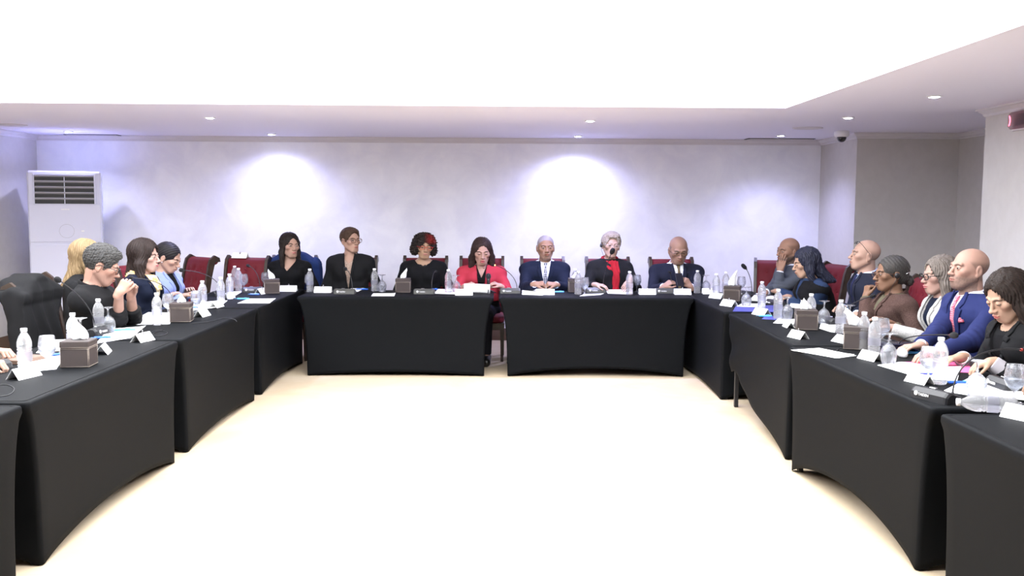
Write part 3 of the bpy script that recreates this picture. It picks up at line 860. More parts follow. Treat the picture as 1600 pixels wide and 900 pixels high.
# cornices
PROF = [(0, 0), (.008, 0), (.016, .012), (.016, .020), (.038, .038), (.046, .046), (.060, .048), (.060, .062), (0, .062)]
def cornice(name, pts, inward):
    """moulding along a polyline of wall corners, offset to the inside"""
    pts = [Vector((*p, 0)) for p in pts]; N = len(pts); P = []
    for i in range(N):
        d0 = (pts[i]-pts[i-1]).normalized() if i else None; d1 = (pts[i+1]-pts[i]).normalized() if i < N-1 else None
        n0 = Vector((-d0.y, d0.x, 0))*inward if d0 else None; n1 = Vector((-d1.y, d1.x, 0))*inward if d1 else None
        if n0 and n1: n = (n0+n1); n = n/max(n.dot(n0), .2)
        else: n = n0 or n1
        P.append([pts[i]+n*o+Vector((0, 0, CZ-.062+z)) for o, z in PROF])
    mb = MB(); mb.grid(P, smooth=False, closed=True); mb.add(P[0], [tuple(range(len(PROF)))]); mb.add(P[-1], [tuple(range(len(PROF)))])
    return struct(name, mb, M_TRIM)
cornice('trim_2', [(XL, FY), (XL, BY), (XR, BY), (XR, 10.1), (RX5, 10.1), (RX5, PY), (PX, PY), (PX, FY)], -1)
def board(name, x0, y0, x1, y1, side):
    a, b = Vector((x0, y0, 0)), Vector((x1, y1, 0)); d = (b-a).normalized(); n = Vector((d.y, -d.x, 0))*side*.018
    mb = MB(); vs = [a, b, b+n, a+n]+[p+Vector((0, 0, .145)) for p in (a, b, b+n*.6, a+n*.6)]
    mb.add(vs, [(0, 1, 2, 3), (4, 7, 6, 5), (0, 4, 5, 1), (1, 5, 6, 2), (2, 6, 7, 3), (3, 7, 4, 0)]); struct(name, mb, M_BASE)
board('baseboard_back', XL, BY, XR, BY, 1); board('baseboard_left', XL, FY, XL, BY, 1); board('baseboard_right', PX, FY, PX, PY, -1)
board('baseboard_alcove', XR, 10.1, RX5, 10.1, 1)

# downlights: recessed ring, glowing lens, and a real spot lamp in each
me_ring = MB().lathe([(.036, 0), (.036, .012), (.052, .004), (.052, -.003), (.046, -.006), (.036, 0)], 28, cap=False).mesh('ring', M_WHITE)
me_dl = MB().lathe([(0, -.010), (.022, -.009), (.036, -.004), (.036, .008)], 28, cap=False).mesh('lamp_lens', mat('downlight_glow', (1, 1, 1), emit=((.80, .86, 1.), 30.)))
DLS = [(107, 206, 'recessed downlight above the tall air conditioner, nearest the left wall'), (328, 184, 'recessed downlight left of centre, close behind the tray edge'),
       (424, 210, 'small recessed downlight near the back wall, left of centre'), (903, 213, 'recessed downlight near the back wall, above the bald man in navy suit'),
       (922, 189, 'recessed downlight close to the tray edge, right of centre'), (1220, 212, 'recessed downlight beside the slot vent near the back right corner'),
       (1325, 184, 'recessed downlight above the dome camera'), (1460, 151, 'largest recessed downlight, on the right ceiling margin')]
BL = (.55, .56, 1.)
PWR = [6, 24, 8, 12, 26, 9, 3, 2]
SZ = [2.2, 1.25, 2.6, 2.6, 2.3, 2.2, 1.8, 1.8]
for (px, py, lb), pw, sz in zip(DLS, PWR, SZ):
    p = onz(px, py, CZ-.004)
    r = assemble('downlight', [('ring', me_ring), ('lamp_lens', me_dl)], p)
    tag(r, lb, 'ceiling light', 'recessed downlights in the lowered ceiling')
    ld = bpy.data.lights.new('spot_lamp', 'SPOT'); ld.energy = pw*6; ld.color = BL; ld.spot_size = sz; ld.spot_blend = 1.; ld.shadow_soft_size = .035
    lo = bpy.data.objects.new('spot_lamp', ld); col.objects.link(lo); lo.location = (p[0], p[1], CZ-.03)
# slot diffusers and round hatches
def vent(px0, px1, py, lb):
    a = onz(px0, py, CZ); b = onz(px1, py, CZ); w = b[0]-a[0]; c = (a+b)/2
    f = MB(); 
    for s in (-1, 1): f.box((0, s*.075, -.004), (w, .02, .010), bev=.002); f.box((s*(w/2-.01), 0, -.004), (.02, .15, .010), bev=.002)
    bl = MB(); bk0 = MB(); bk0.box((0, 0, .0), (w+.05, .20, .006))  # wider black plate drawn in as the shadow line round the frame
    for k in range(5): bl.box((0, -.05+.025*k, .0), (w-.04, .006, .012), M=Matrix.Rotation(.0, 3, 'X'))
    bk = MB(); bk.box((0, 0, -.0015), (w-.03, .135, .001))
    r = assemble('slot_diffuser', [('frame', fixn(f.mesh('frame', M_TRIM))), ('slat', fixn(bl.mesh('slat', M_TRIM))), ('duct_opening', bk.mesh('duct_opening', M_BLACK)), ('painted_shadow_rim', bk0.mesh('painted_shadow_rim', M_BLACK))], (c[0], c[1], CZ-.004))
    tag(r, lb, 'air vent')
vent(110, 184, 211, 'long slot air diffuser in the ceiling near the back left corner')
vent(1168, 1268, 217, 'long slot air diffuser in the ceiling near the back right corner')
for px, py, lb in ((1262, 200, 'round flat ceiling hatch between the slot vent and the dome camera'), (18, 195, 'round flat ceiling hatch at the left edge by the corner')):
    p = onz(px, py, CZ)
    o = link('ceiling_hatch', MB().lathe([(0, -.008), (.13, -.008), (.15, -.004), (.15, 0)], 32).mesh('ceiling_hatch', M_TRIM), loc=(p[0], p[1], CZ)); tag(o, lb, 'hatch')
# dome camera
p = aty(1315, 215, 9.9)
ba = MB().lathe([(0, .075), (.075, .075), (.078, .045), (.072, .02), (.055, .012), (0, .012)], 28); dm = MB().lathe([(.05, .014), (.048, -.005), (.038, -.026), (.022, -.039), (0, -.043)], 24)
dc = assemble('dome_camera', [('housing', ba.mesh('housing', M_WHITE)), ('dome', dm.mesh('dome', mat('smoked_dome', (.01, .01, .01), rough=.05, coat=1.)))], (p[0], p[1], CZ-.075))
tag(dc, 'white ceiling dome camera with black smoked dome by the alcove corner', 'security camera')
# exit sign at the right edge: clear rounded housing with a glowing red stroke
p = aty(1604, 190, 5.6); ex = 3.94
ho = MB(); n = 14; P = []
for i in range(n+1):
    a = -PI/2+PI*i/n
    P.append([(ex-.02-.055*math.cos(a)*.5, -.20+yy, .095*math.sin(a)) for yy in (0, .40)])
yy0 = atx(1580, 190, ex-.03)[1]; zz0 = atx(1590, 188, ex-.03)[2]
ho.box((0, 0, 0), (.05, .40, .13), bev=.022); arc = MB(); 
arc.tube([(-.028, .165-.028*math.sin(t)*1.0, .0+.042*math.cos(t)) for t in np.linspace(.6, 2.7, 12)], .005, 6)
bkp = MB(); bkp.box((.032, 0, 0), (.014, .42, .15), bev=.004)
r = assemble('exit_sign', [('housing', fixn(ho.mesh('housing', clear_mat('frosted_housing', (.86, .80, .82), keep=.55, rough=.35)))), ('back_plate', fixn(bkp.mesh('back_plate', M_TRIM))), ('red_symbol', arc.mesh('red_symbol', mat('red_glow', (.9, .05, .08), emit=((1, .12, .18), 2.5))))], (ex-.045, yy0-.20, zz0))
tag(r, 'translucent wall sign with a glowing red curved stroke, cut by the right edge', 'exit sign')

# ------------------------------------------------------------------ air conditioner
pa = aty(42, 440, 10.45); pb = aty(147, 440, 10.45); pt = aty(98, 267, 10.45); W = pb[0]-pa[0]; H = pt[2]; D = .42
c = ((pa[0]+pb[0])/2, 10.45+D/2, 0)
AW = mat('air_conditioner_white', (.72, .74, .88), rough=.22, coat=.4)
body = MB(); body.box((0, 0, H/2), (W, D, H), bev=.018); 
dz0, dz1 = H-.36, H-.045; vw_ = W*.80
fp = MB(); fp.box((0, -D/2-.006, .60), (W*.97, .012, 1.12), bev=.005)
fp2 = MB(); fp2.box((0, -D/2-.006, (1.18+dz0)/2), (W*.97, .012, dz0-1.19), bev=.005)
ring = MB(); ring.tube([(.01+.075*math.cos(t), -D/2-.0125, dz0-.30+.075*math.sin(t)) for t in np.linspace(0, 2*PI, 33)[:-1]], .0012, 5, closed=True)
logo = MB()
for i in range(6): logo.box((-.035+.014*i, -D/2-.013, dz0-.062), (.009, .002, .014 if i % 2 else .011))
hl = MB(); hl.box((.17, -D/2-.013, dz0-.30), (.03, .002, .012), bev=.0008)
cav = MB(); cav.box((0, -D/2-.002, (dz0+dz1)/2), (vw_, .008, dz1-dz0))
lv = MB()
for k in range(5): lv.box((0, -D/2-.016, dz0+.055+.062*k-.0), (vw_, .03, .010), M=Matrix.Rotation(-.5, 3, 'X'))
st_ = MB(); st_.box((0, -D/2-.012, (dz0+dz1)/2), (.008, .018, dz1-dz0))
fr_ = MB()
for s in (-1, 1): fr_.box((s*(vw_/2+.008), -D/2-.008, (dz0+dz1)/2), (.016, .026, dz1-dz0+.02), bev=.004)
for z in (dz0-.006, dz1+.006): fr_.box((0, -D/2-.008, z), (vw_+.03, .026, .012), bev=.004)
def fm(n, b, m): return (n, fixn(b.mesh(n, m)))
ac = assemble('air_conditioner', [fm('cabinet', body, AW), (*fm('lower_panel', fp, AW),), (*fm('control_panel', fp2, AW), [('round_display', ring.mesh('round_display', mat('grey_line', (.3, .3, .35)))), ('brand_lettering', fixn(logo.mesh('brand_lettering', M_PAPER))), ('indicator', fixn(hl.mesh('indicator', M_PAPER)))]),
      (*fm('air_outlet', cav, M_BLACK), [fm('louver', lv, mat('louver_grey', (.45, .45, .5), rough=.4)), fm('divider', st_, AW)]), fm('outlet_frame', fr_, AW)], c, .36)
tag(ac, 'tall white floor-standing air conditioner in the back left corner', 'air conditioner')

# ------------------------------------------------------------------ covered tables
def table(loc, rz, L, Wd, label, group, arch=(.04, .05), lift=None, inset=.085, near_leg=False):
    """origin: centre of the table on the floor; long side along local X, front (to the open middle) = local -Y"""
    root = empty('banquet_table', loc, rz); H = .75; r = .022
    hx, hy = L/2, Wd/2
    def per(ix, iy, bulge=0):
        pts = []; q = 5; n = 26; m = 12
        cs = [(-1, -1), (1, -1), (1, 1), (-1, 1)]
        for k, (cx, cy) in enumerate(cs):
            X, Y = cx*(hx-ix-r), cy*(hy-iy-r); a0 = PI+k*PI/2
            for j in range(q+1):
                a = a0+j*PI/2/q; pts.append((X+r*math.cos(a), Y+r*math.sin(a), k*1., 0.))
            nx = cs[(k+1) % 4]; X2, Y2 = nx[0]*(hx-ix-r), nx[1]*(hy-iy-r); a1 = a0+PI/2
            A = (X+r*math.cos(a1), Y+r*math.sin(a1)); B = (X2+r*math.cos(a1), Y2+r*math.sin(a1)); N = n if k % 2 == 0 else m
            for j in range(1, N):
                t = j/N; pts.append((A[0]+(B[0]-A[0])*t, A[1]+(B[1]-A[1])*t, k*1., t))
        return pts
    P = []; nz = 22
    for i, (dr, dz) in enumerate(((.03, 0), (.010, 0), (.003, -.003), (0, -.010), (-.001, -.03))):
        P.append([(x, y, H+dz) for x, y, _, _ in per(dr, dr)])
    for i in range(1, nz+1):
        f = i/nz; row = []
        for j, (x0, y0, side, t) in enumerate(per(0, 0)):
            e = 1-math.exp(-f*3.2); ins = inset*e
            hem = 0.
            s_ = 4*t*(1-t)
            a = arch[int(side) % 2] if side < 2 else (arch[0] if side == 2 else arch[1])
            hem = a*s_**.8
            if lift and side == 0: hem += lift[0]*math.exp(-((1-t if lift[1] > 0 else t)/.30)**2)*min(1, s_*1e9 if t > 0 else 0) if t > 0 else 0
            if lift: 
                cx = (x0*lift[1]/hx+1)/2        # 1 at the lifted end
                if side != 0 and cx > .97: hem = max(hem, lift[0])
                if side == 0 and t == 0 and cx > .97: hem = max(hem, lift[0])
            z = H-.03-(H-.03-.004-hem)*f
            ff = (H-z)/H; e = 1-math.exp(-ff*3.4); ins = inset*e/(1-math.exp(-3.4))
            x = x0-math.copysign(ins*min(1, abs(x0)/hx), x0); y = y0-math.copysign(min(ins*.10, .008)*min(1, abs(y0)/hy), y0)
            # faces pull in slightly between the legs
            if side in (0, 2): y -= math.copysign(.018*s_*math.sin(PI*min(ff, 1)), y0)
            else: x -= math.copysign(.03*s_*math.sin(PI*min(ff, 1)), x0)
            if lift and side == 0:
                u = cx; wv = .012*math.sin((z*26+u*14))*max(0, (u-.45)/.55)*math.sin(PI*min(1, ff)); y += wv
            row.append((x, y, z))
        P.append(row)
    mb = MB(); mb.grid([list(r_) for r_ in zip(*[list(map(tuple, p)) for p in P])] if False else P, closed=True)
    mb.add(P[0], [tuple(range(len(P[0])))], 0, False)
    cv = link('table_cover', fixn(mb.mesh('table_cover', M_COVER)), root); sm = cv.modifiers.new('thickness', 'SOLIDIFY'); sm.thickness = .0015; sm.offset = -1
    tb = MB(); tb.box((0, 0, H-.03), (L-.05, Wd-.05, .035), bev=.006); link('tabletop', fixn(tb.mesh('tabletop', mat('laminate', (.3, .25, .2)))), root)
    for sx in (-1, 1):
        for sy in (-1, 1):
            lg = MB(); lg.box((0, 0, (H-.05)/2+.001), (.032, .032, H-.05), bev=.004); link('leg', fixn(lg.mesh('leg', M_BLACK)), root, loc=(sx*(hx-inset-.03), sy*(hy-.055), 0))
    tag(root, label, 'table', group)
    return root
G1 = 'black-covered banquet tables set in a U'
WD = .75
def ltab(y0, lab, L=1.83, dx=0, **k): return table((-2.01+dx-WD/2, y0+L/2, 0), PI/2, L, WD, lab, G1, **k)
def rtab(y0, lab, L=1.80, dx=0, tilt=0., **k):
    a = -PI/2+tilt; return table((1.82+dx+math.cos(tilt)*WD/2, y0+L/2+math.sin(tilt)*WD/2, 0), a, L, WD, lab, G1, **k)
ltab(2.10, 'black-covered table cut off by the bottom left corner of the photo', dx=-.0)
ltab(3.97, 'black-covered table nearest on the left, holding the first two leather tissue boxes' if False else 'wide black-covered table on the left in front of the man with clasped hands', L=1.87, arch=(.085, .05))
ltab(5.90, 'black-covered table second along the left row, beside the woman with yellow scarf', arch=(.05, .05))
ltab(7.78, 'black-covered table at the far end of the left row, by the empty red chairs', arch=(.05, .05))
rtab(2.02, 'black-covered table cut off by the bottom right corner of the photo', arch=(.10, .05))
rtab(3.92, 'black-covered table on the right under the lone microphone base and pink folder', dx=-.02, tilt=.038, L=1.78, arch=(.13, .05))
rtab(5.76, 'black-covered table in the right row with wrinkled cloth pulled up off its far leg', dx=.005, tilt=-.022, L=1.80, arch=(.10, .05), lift=(.28, -1))
rtab(7.64, 'black-covered table at the far end of the right row, by the magenta-lit chair', dx=.01, L=1.83, arch=(.03, .05))
table((-.99, 8.78+WD/2, 0), 0, 1.84, WD, 'black-covered table at the far end, left of the central gap, with nearly straight hem', G1, arch=(.035, .05))
table((.90, 8.78+WD/2, 0), 0, 1.84, WD, 'black-covered table at the far end, right of the central gap, with arched hem', G1, arch=(.075, .05))

# ------------------------------------------------------------------ chairs
def chair_parts():
    out = []
    # side profile of the back (y back, z): S-curve with a scroll at the top
    prof = [(.205, .44), (.215, .55), (.235, .70), (.262, .85), (.285, .95), (.305, 1.01), (.335, 1.035), (.36, 1.02), (.362, .995)]
    w = .235
    # upholstered back: thick sheet following the profile, softly pillowed with tufts
    cz = np.linspace(0, 1, 34); pp = np.array(prof[:7]); seg = np.r_[0, np.cumsum(np.hypot(*np.diff(pp, axis=0).T))]; seg /= seg[-1]
    py = np.interp(cz, seg, pp[:, 0]); pz = np.interp(cz, seg, pp[:, 1]); nx = 27
    tuf = [(u, v) for v in (.34, .56, .78) for u in ((-.5, 0, .5) if v != .56 else (-.25, .25, -.75, .75))]
    F = []; B = []
    for i, t in enumerate(cz):
        row = []; rb = []
        for j in range(nx):
            u = -1+2*j/(nx-1); x = u*(w-.022); b = .030*(1-abs(u)**4)*(1-abs(2*t-1)**8)
            for (tu, tv) in tuf: b -= .016*math.exp(-(((u-tu)/.10)**2+((t-tv)/.045)**2))
            row.append((x, py[i]-.012-b, pz[i]+.25*b)); rb.append((x, py[i]+.022, pz[i]+.006))
        F.append(row); B.append(rb)
    mb = MB(); mb.grid(F); mb.grid(B)
    n = len(F)
    for j in (0, nx-1): mb.grid([[F[i][j], B[i][j]] for i in range(n)], smooth=False)
    for i in (0, n-1): mb.grid([F[i], B[i]], smooth=False)
    bt = MB()
    for (tu, tv) in tuf:
        y = np.interp(tv, cz, py); z = np.interp(tv, cz, pz); bt.lathe([(.009, 0), (.008, .005), (0, .008)], 10, (tu*(w-.022), y-.026, z+.004), Matrix.Rotation(PI/2, 3, 'X'))
    out.append(('backrest', fixn(mb.mesh('backrest', M_VELVET)), [('button', bt.mesh('button', M_VELVET))]))
    # wooden stiles with scroll tops
    P = [Vector((0, y, z)) for y, z in prof]
    for sx in (-1, 1):
        mb = MB(); R_ = []
        allp = [(.20, .0), (.19, .22), (.195, .40)]+prof
        for i, (y, z) in enumerate(allp):
            a = allp[max(i-1, 0)]; b = allp[min(i+1, len(allp)-1)]; t = Vector((b[0]-a[0], b[1]-a[1])).normalized(); nrm = Vector((-t.y, t.x))
            h = .022 if i < 3 else (.030 if z < .9 else .034); x0, x1 = sx*(w-.024), sx*(w+.008)
            R_.append([(x0, y+nrm.x*h, z+nrm.y*h), (x1, y+nrm.x*h, z+nrm.y*h), (x1, y-nrm.x*h, z-nrm.y*h), (x0, y-nrm.x*h, z-nrm.y*h)])
        mb.grid(R_, smooth=False, closed=True); mb.add(R_[0], [(0, 1, 2, 3)]); mb.add(R_[-1], [(0, 1, 2, 3)])
        out.append(('back_post', fixn(mb.mesh('back_post', M_WOOD))))
    tr = MB(); tr.lathe([(.030, -w-.006), (.034, -w+.004), (.034, w-.004), (.030, w+.006)], 16, (0, .338, 1.003), Matrix.Rotation(PI/2, 3, 'Y')); out.append(('top_roll', tr.mesh('top_roll', M_VELVET)))
    # seat cushion
    S = []
    for z, ins in ((.40, .012), (.41, 0), (.455, 0), (.475, .012), (.487, .05), (.492, .12)):
        row = []
        for k in range(40):
            a = 2*PI*k/40; ca, sa = math.cos(a), math.sin(a); q = 5.
            row.append((math.copysign(abs(ca)**(2/q), ca)*(.245-ins), -.03+math.copysign(abs(sa)**(2/q), sa)*(.235-ins), z))
        S.append(row)
    mb = MB(); mb.grid(S, closed=True); mb.add(S[0], [tuple(range(40))]); mb.add(S[-1], [tuple(range(40))]); out.append(('seat', fixn(mb.mesh('seat', M_VELVET))))
    ap = MB(); ap.box((0, -.245, .365), (.46, .024, .07), bev=.004); ap.box((0, .19, .365), (.44, .024, .07), bev=.004)
    for s in (-1, 1): ap.box((s*.225, -.03, .365), (.022, .42, .07), bev=.004)
    out.append(('seat_rail', fixn(ap.mesh('seat_rail', M_WOOD))))
    for s in (-1, 1):
        lg = MB(); lg.grid([[(s*.222+sx_*h, -.242+sy_*h, z) for sx_, sy_ in ((-1, -1), (1, -1), (1, 1), (-1, 1))] for z, h in ((0, .014), (.2, .018), (.40, .024))], smooth=False, closed=True)
        lg.add([(s*.222+sx_*.014, -.242+sy_*.014, 0) for sx_, sy_ in ((-1, -1), (1, -1), (1, 1), (-1, 1))], [(0, 1, 2, 3)]); out.append(('leg', fixn(lg.mesh('leg', M_WOOD))))
    return out
CH = chair_parts()
def chair(x, y, deg, label, sc=1.):
    r = assemble('banquet_chair', CH, (x, y, 0), deg*PI/180); tag(r, label, 'chair', 'red velvet chairs with dark scrolled wood frames'); r.scale = (sc, sc, 1.0); return r
# ------------------------------------------------------------------ things on the tables
TZ0 = .7505
def ridged(H=.225, R=.0325):
    pr = [(0, .0), (.022, .0), (.029, .003), (R, .012)]
    z = .018
    while z < .125:
        pr += [(R, z), (R-.0042, z+.005), (R, z+.010)]; z += .0125
    pr += [(R+.0005, .135), (R, .150), (R-.003, .162), (.024, .178), (.0165, .190), (.0125, .197), (.0125, .205)]
    return pr
me_bottle = MB().lathe([(0, .0)]+[p for p in ridged()[1:]]+[(0, .205)], 28, cap=False).mesh('bottle_body', M_PET)
me_cap = MB().lathe([(.0132, .200), (.0150, .201), (.0150, .2145), (.0138, .2165), (0, .2165)], 24).mesh('cap', M_WHITE)
lbm = MB(); lbm.lathe([(.0330, .066), (.0334, .067), (.0334, .106), (.0330, .107)], 28, cap=False)
M_LABEL = clear_mat('printed_film', (.93, .93, .99), ior=1.1, keep=.35, rough=.3)
me_label = lbm.mesh('label_band', M_LABEL)
KB = 1.06
def bottle(p, label, rot=None, group='plastic water bottles on the tables'):
    r = assemble('water_bottle', [('bottle_body', me_bottle), ('cap', me_cap, [], ) if False else ('cap', me_cap), ('label_band', me_label)], (p[0], p[1], p[2] if len(p) > 2 else TZ0), random.uniform(0, 6), rot)
    r.scale = (KB, KB, KB); tag(r, label, 'bottle', group); return r
OUT = [(0, .0), (.034, .0), (.035, .002), (.020, .006), (.006, .012), (.0048, .030), (.006, .048), (.014, .056), (.030, .070), (.0395, .092), (.0405, .112), (.037, .135), (.033, .155), (.0318, .158)]
INN = [(.0300, .157), (.0352, .135), (.0387, .112), (.0375, .092), (.028, .072), (.012, .060), (0, .057)]
me_goblet = MB().lathe(OUT+INN, 28, cap=False).mesh('goblet_bowl', M_GLASS)
me_water = MB().lathe([(0, .0575), (.012, .0605), (.0278, .0725), (.0372, .0925), (.0378, .100), (0, .100)], 28, cap=False).mesh('water', M_WATER)
me_goblet_up = me_goblet.copy(); me_goblet_dn = me_goblet
def goblet(p, label, inv=False, water=False, s=1.08):
    parts = [('bowl', me_goblet)]+([('water', me_water)] if water else [])
    r = assemble('water_goblet', parts, (p[0], p[1], TZ0+(.158*s if inv else 0)), 0, (PI if inv else 0, 0, random.uniform(0, 3)))
    r.scale = (s, s, s); tag(r, label, 'glass', 'stemmed water goblets on the tables'); return r
# leather tissue box
bx = MB(); bx.box((0, 0, .052), (.142, .142, .104), bev=.003)
ld_ = MB(); ld_.box((0, 0, .1215), (.147, .147, .034), bev=.004)
stc = MB()
for s in (-1, 1):
    for t in (-1, 1):
        stc.tube([(s*.0725, t*.068, .004), (s*.0725, t*.068, .102)], .0009, 4); stc.tube([(s*.068, t*.0725, .004), (s*.068, t*.0725, .102)], .0009, 4)
for z in (.0065, .099):
    q = .0722; stc.tube([(-q, -q, z), (q, -q, z), (q, q, z), (-q, q, z)], .0009, 4, closed=True)
stl = MB(); q = .0742; stl.tube([(-q, -q, .107), (q, -q, .107), (q, q, .107), (-q, q, .107)], .001, 4, closed=True)
sl = MB(); sl.lathe([(0, .1388), (.030, .1388), (.030, .1392)], 20)
TBP = [('box', fixn(bx.mesh('box', M_LEATHER)), [('stitching', stc.mesh('stitching', M_STITCH))]), ('lid', fixn(ld_.mesh('lid', M_LEATHER)), [('stitching', stl.mesh('stitching', M_STITCH)), ('opening', sl.mesh('opening', M_BLACK))])]
def tissue_mesh(seed, h=.09, lean=.03, w=.04):
    r = random.Random(seed); P = []; n = 12; k = 15
    ph = [r.uniform(0, 6) for _ in range(4)]
    for i in range(n+1):
        t = i/n; row = []
        ww = w*(.6+.6*math.sin(PI*min(t*.8+.15, 1)))*(1-.72*t)
        for j in range(k+1):
            u = -1+2*j/k
            x = u*ww+lean*t*t*1.2; y = .012*math.sin(u*5+ph[0]+t*2)*(1-.3*t)+.014*t*math.sin(u*2+ph[1])+.01*abs(u)
            z = h*1.1*t*(1-.22*abs(u)**1.5*t)+.006*math.sin(u*7+ph[2])*t
            row.append((x, y, z))
        P.append(row)
    mb = MB(); mb.grid(P); return mb.mesh('tissue', M_TISSUE)
def tissuebox(p, rz, label, seed=1, h=.09, lean=.03, w=.042):
    r = assemble('tissue_box', TBP, (p[0], p[1], TZ0), rz); tag(r, label, 'tissue box', 'brown leather tissue boxes')
    o = link('tissue', tissue_mesh(seed, h, lean, w), r, loc=(0, 0, .139), rot=(0, 0, -rz)); s = o.modifiers.new('thickness', 'SOLIDIFY'); s.thickness = .0012
    return r
# folded name card with a clip
def card_mesh(w=.17, h=.058, d=.042):
    mb = MB(); t = .0012
    for s in (-1, 1):
        a = math.atan2(h, d); vs = []
        mb.add([(-w/2, s*d, 0), (w/2, s*d, 0), (w/2, 0, h), (-w/2, 0, h), (-w/2, s*(d-t*2.), 0), (w/2, s*(d-t*2.), 0), (w/2, 0, h-t*2), (-w/2, 0, h-t*2)],
               [(0, 1, 2, 3), (4, 7, 6, 5), (0, 4, 5, 1), (1, 5, 6, 2), (2, 6, 7, 3), (3, 7, 4, 0)])
    return fixn(mb.mesh('card', M_CARD))
me_card = card_mesh()
cl = MB(); cl.box((0, -.006, .052), (.017, .003, .024), M=Matrix.Rotation(-.5, 3, 'X'), bev=.001); cl.tube([(0, 0, .056), (0, .0, .066), (.006, 0, .070), (0, 0, .075), (-.006, 0, .070), (0, 0, .066)], .0014, 5)
me_clip = fixn(cl.mesh('clip', M_SILVER)); 
def card(p, rz, label, s=1., clip=True, name='name_card', group='folded white name cards'):
    r = assemble(name, [('folded_card', me_card)]+([('clip', me_clip)] if clip else []), (p[0], p[1], p[2] if len(p) > 2 else TZ0), rz); r.scale = (s, s, s)
    tag(r, label, 'name card', group); return r
# conference microphone
def base_mesh():
    L, D, H0, H1 = .205, .115, .050, .026
    prof = [(-D/2, .0), (-D/2+.004, H0*.62), (-D/2+.022, H0), (-D/2+.045, H0), (D/2-.006, H1), (D/2, H1-.008), (D/2, 0)]
    P = []
    for x, s in ((-L/2, .80), (-L/2+.006, .94), (-L/2+.016, 1), (L/2-.016, 1), (L/2-.006, .94), (L/2, .80)):
        P.append([(x, y*s, max(0, z*s)) for y, z in prof])
    mb = MB(); mb.grid(P, smooth=False, closed=True); mb.add(P[0], [tuple(range(len(prof)))]); mb.add(P[-1], [tuple(range(len(prof)))]); return mb
me_mbase = fixn(base_mesh().mesh('base', M_BLACK)); me_mbase_g = fixn(base_mesh().mesh('base', M_GREY))
def text_mesh(txt, size, m):
    c = bpy.data.curves.new('lettering', 'FONT'); c.body = txt; c.size = size; c.extrude = .0004; c.align_x = 'LEFT'
    o = bpy.data.objects.new('lettering', c); col.objects.link(o); bpy.context.view_layer.update()
    dg = bpy.context.evaluated_depsgraph_get(); me = bpy.data.meshes.new_from_object(o.evaluated_get(dg)); me.name = 'lettering'; me.materials.clear(); me.materials.append(m)
    bpy.data.objects.remove(o); return me
me_txt = text_mesh('TAIDEN', .0165, M_PAPER); me_txt.transform(Matrix.Translation((-.047, -.0606, .018)) @ Matrix.Rotation(PI/2-.12, 4, 'X'))
dsk = MB(); dsk.lathe([(0, 0), (.0105, 0), (.0105, .0012), (0, .0012)], 24); dsk2 = MB(); dsk2.tube([(-.003, -.004, .0016), (-.003, .004, .0016), (.003, .004, .0016), (.003, -.003, .0016), (0, -.001, .0016)], .0009, 4)
me_disc = dsk.mesh('emblem', M_PAPER); me_disc2 = dsk2.mesh('emblem_mark', M_GREY)
for m_ in (me_disc, me_disc2): m_.transform(Matrix.Translation((-.062, -.0566, .0245)) @ Matrix.Rotation(PI/2-.12, 4, 'X'))
def mic(p, rz, head, label, grey=False, bend=.12, lit=False, scr=None, headr=.016, red=False):
    """p: base point on the table, head: world point of the foam head"""
    r = empty('conference_microphone', (p[0], p[1], TZ0), rz)
    b = link('base', me_mbase_g if grey else me_mbase, r)
    for nm, me in (('lettering', me_txt), ('emblem', me_disc)): link(nm, me, b)
    link('emblem_mark', me_disc2, b)
    bt = MB(); bt.box((-.015, -.004, .0515), (.034, .016, .005), bev=.002); link('talk_button', fixn(bt.mesh('talk_button', M_SILVER)), b)
    Ri = Matrix.Rotation(-rz, 3, 'Z'); h = Ri @ (Vector(head)-Vector((p[0], p[1], TZ0)))
    s = Vector(((scr if scr is not None else .07), .018, .034)); up = s+Vector((0, 0, bend))
    pts = []
    for i in range(22):
        t = i/21; q = s*(1-t)**3+up*3*t*(1-t)**2+(h*.45+up*.55+Vector((0, 0, bend*.3)))*3*t*t*(1-t)+h*t**3; pts.append(q)
    nk = MB(); nk.tube(pts, .0034, 8); nk.lathe([(.008, 0), (.007, .012), (.0045, .02)], 12, s-Vector((0, 0, .004))); link('gooseneck', nk.mesh('gooseneck', M_BLACK), r)
    d = (pts[-1]-pts[-4]).normalized(); Q = d.to_track_quat('Z', 'Y').to_matrix()
    hd_ = MB(); k = headr/.016; hd_.lathe([(.005, -.030*k), (.011*k, -.026*k), (.0155*k, -.012*k), (.016*k, .004*k), (.013*k, .016*k), (.006*k, .0225*k), (0, .024*k)], 20, h, Q); link('foam_head', hd_.mesh('foam_head', M_FOAM), r)
    rg = MB(); rg.lathe([(.0048, -.038*k), (.0068, -.037*k), (.0068, -.029*k), (.0048, -.028*k)], 14, h, Q)
    link('light_ring', rg.mesh('light_ring', mat('ring_lit', (1, .3, .05), emit=((1, .28, .05), 14.)) if lit else (mat('ring_red', (.5, .04, .03), rough=.3) if red else M_BLACK)), r)
    tag(r, label, 'microphone', 'conference microphones on the tables'); return r
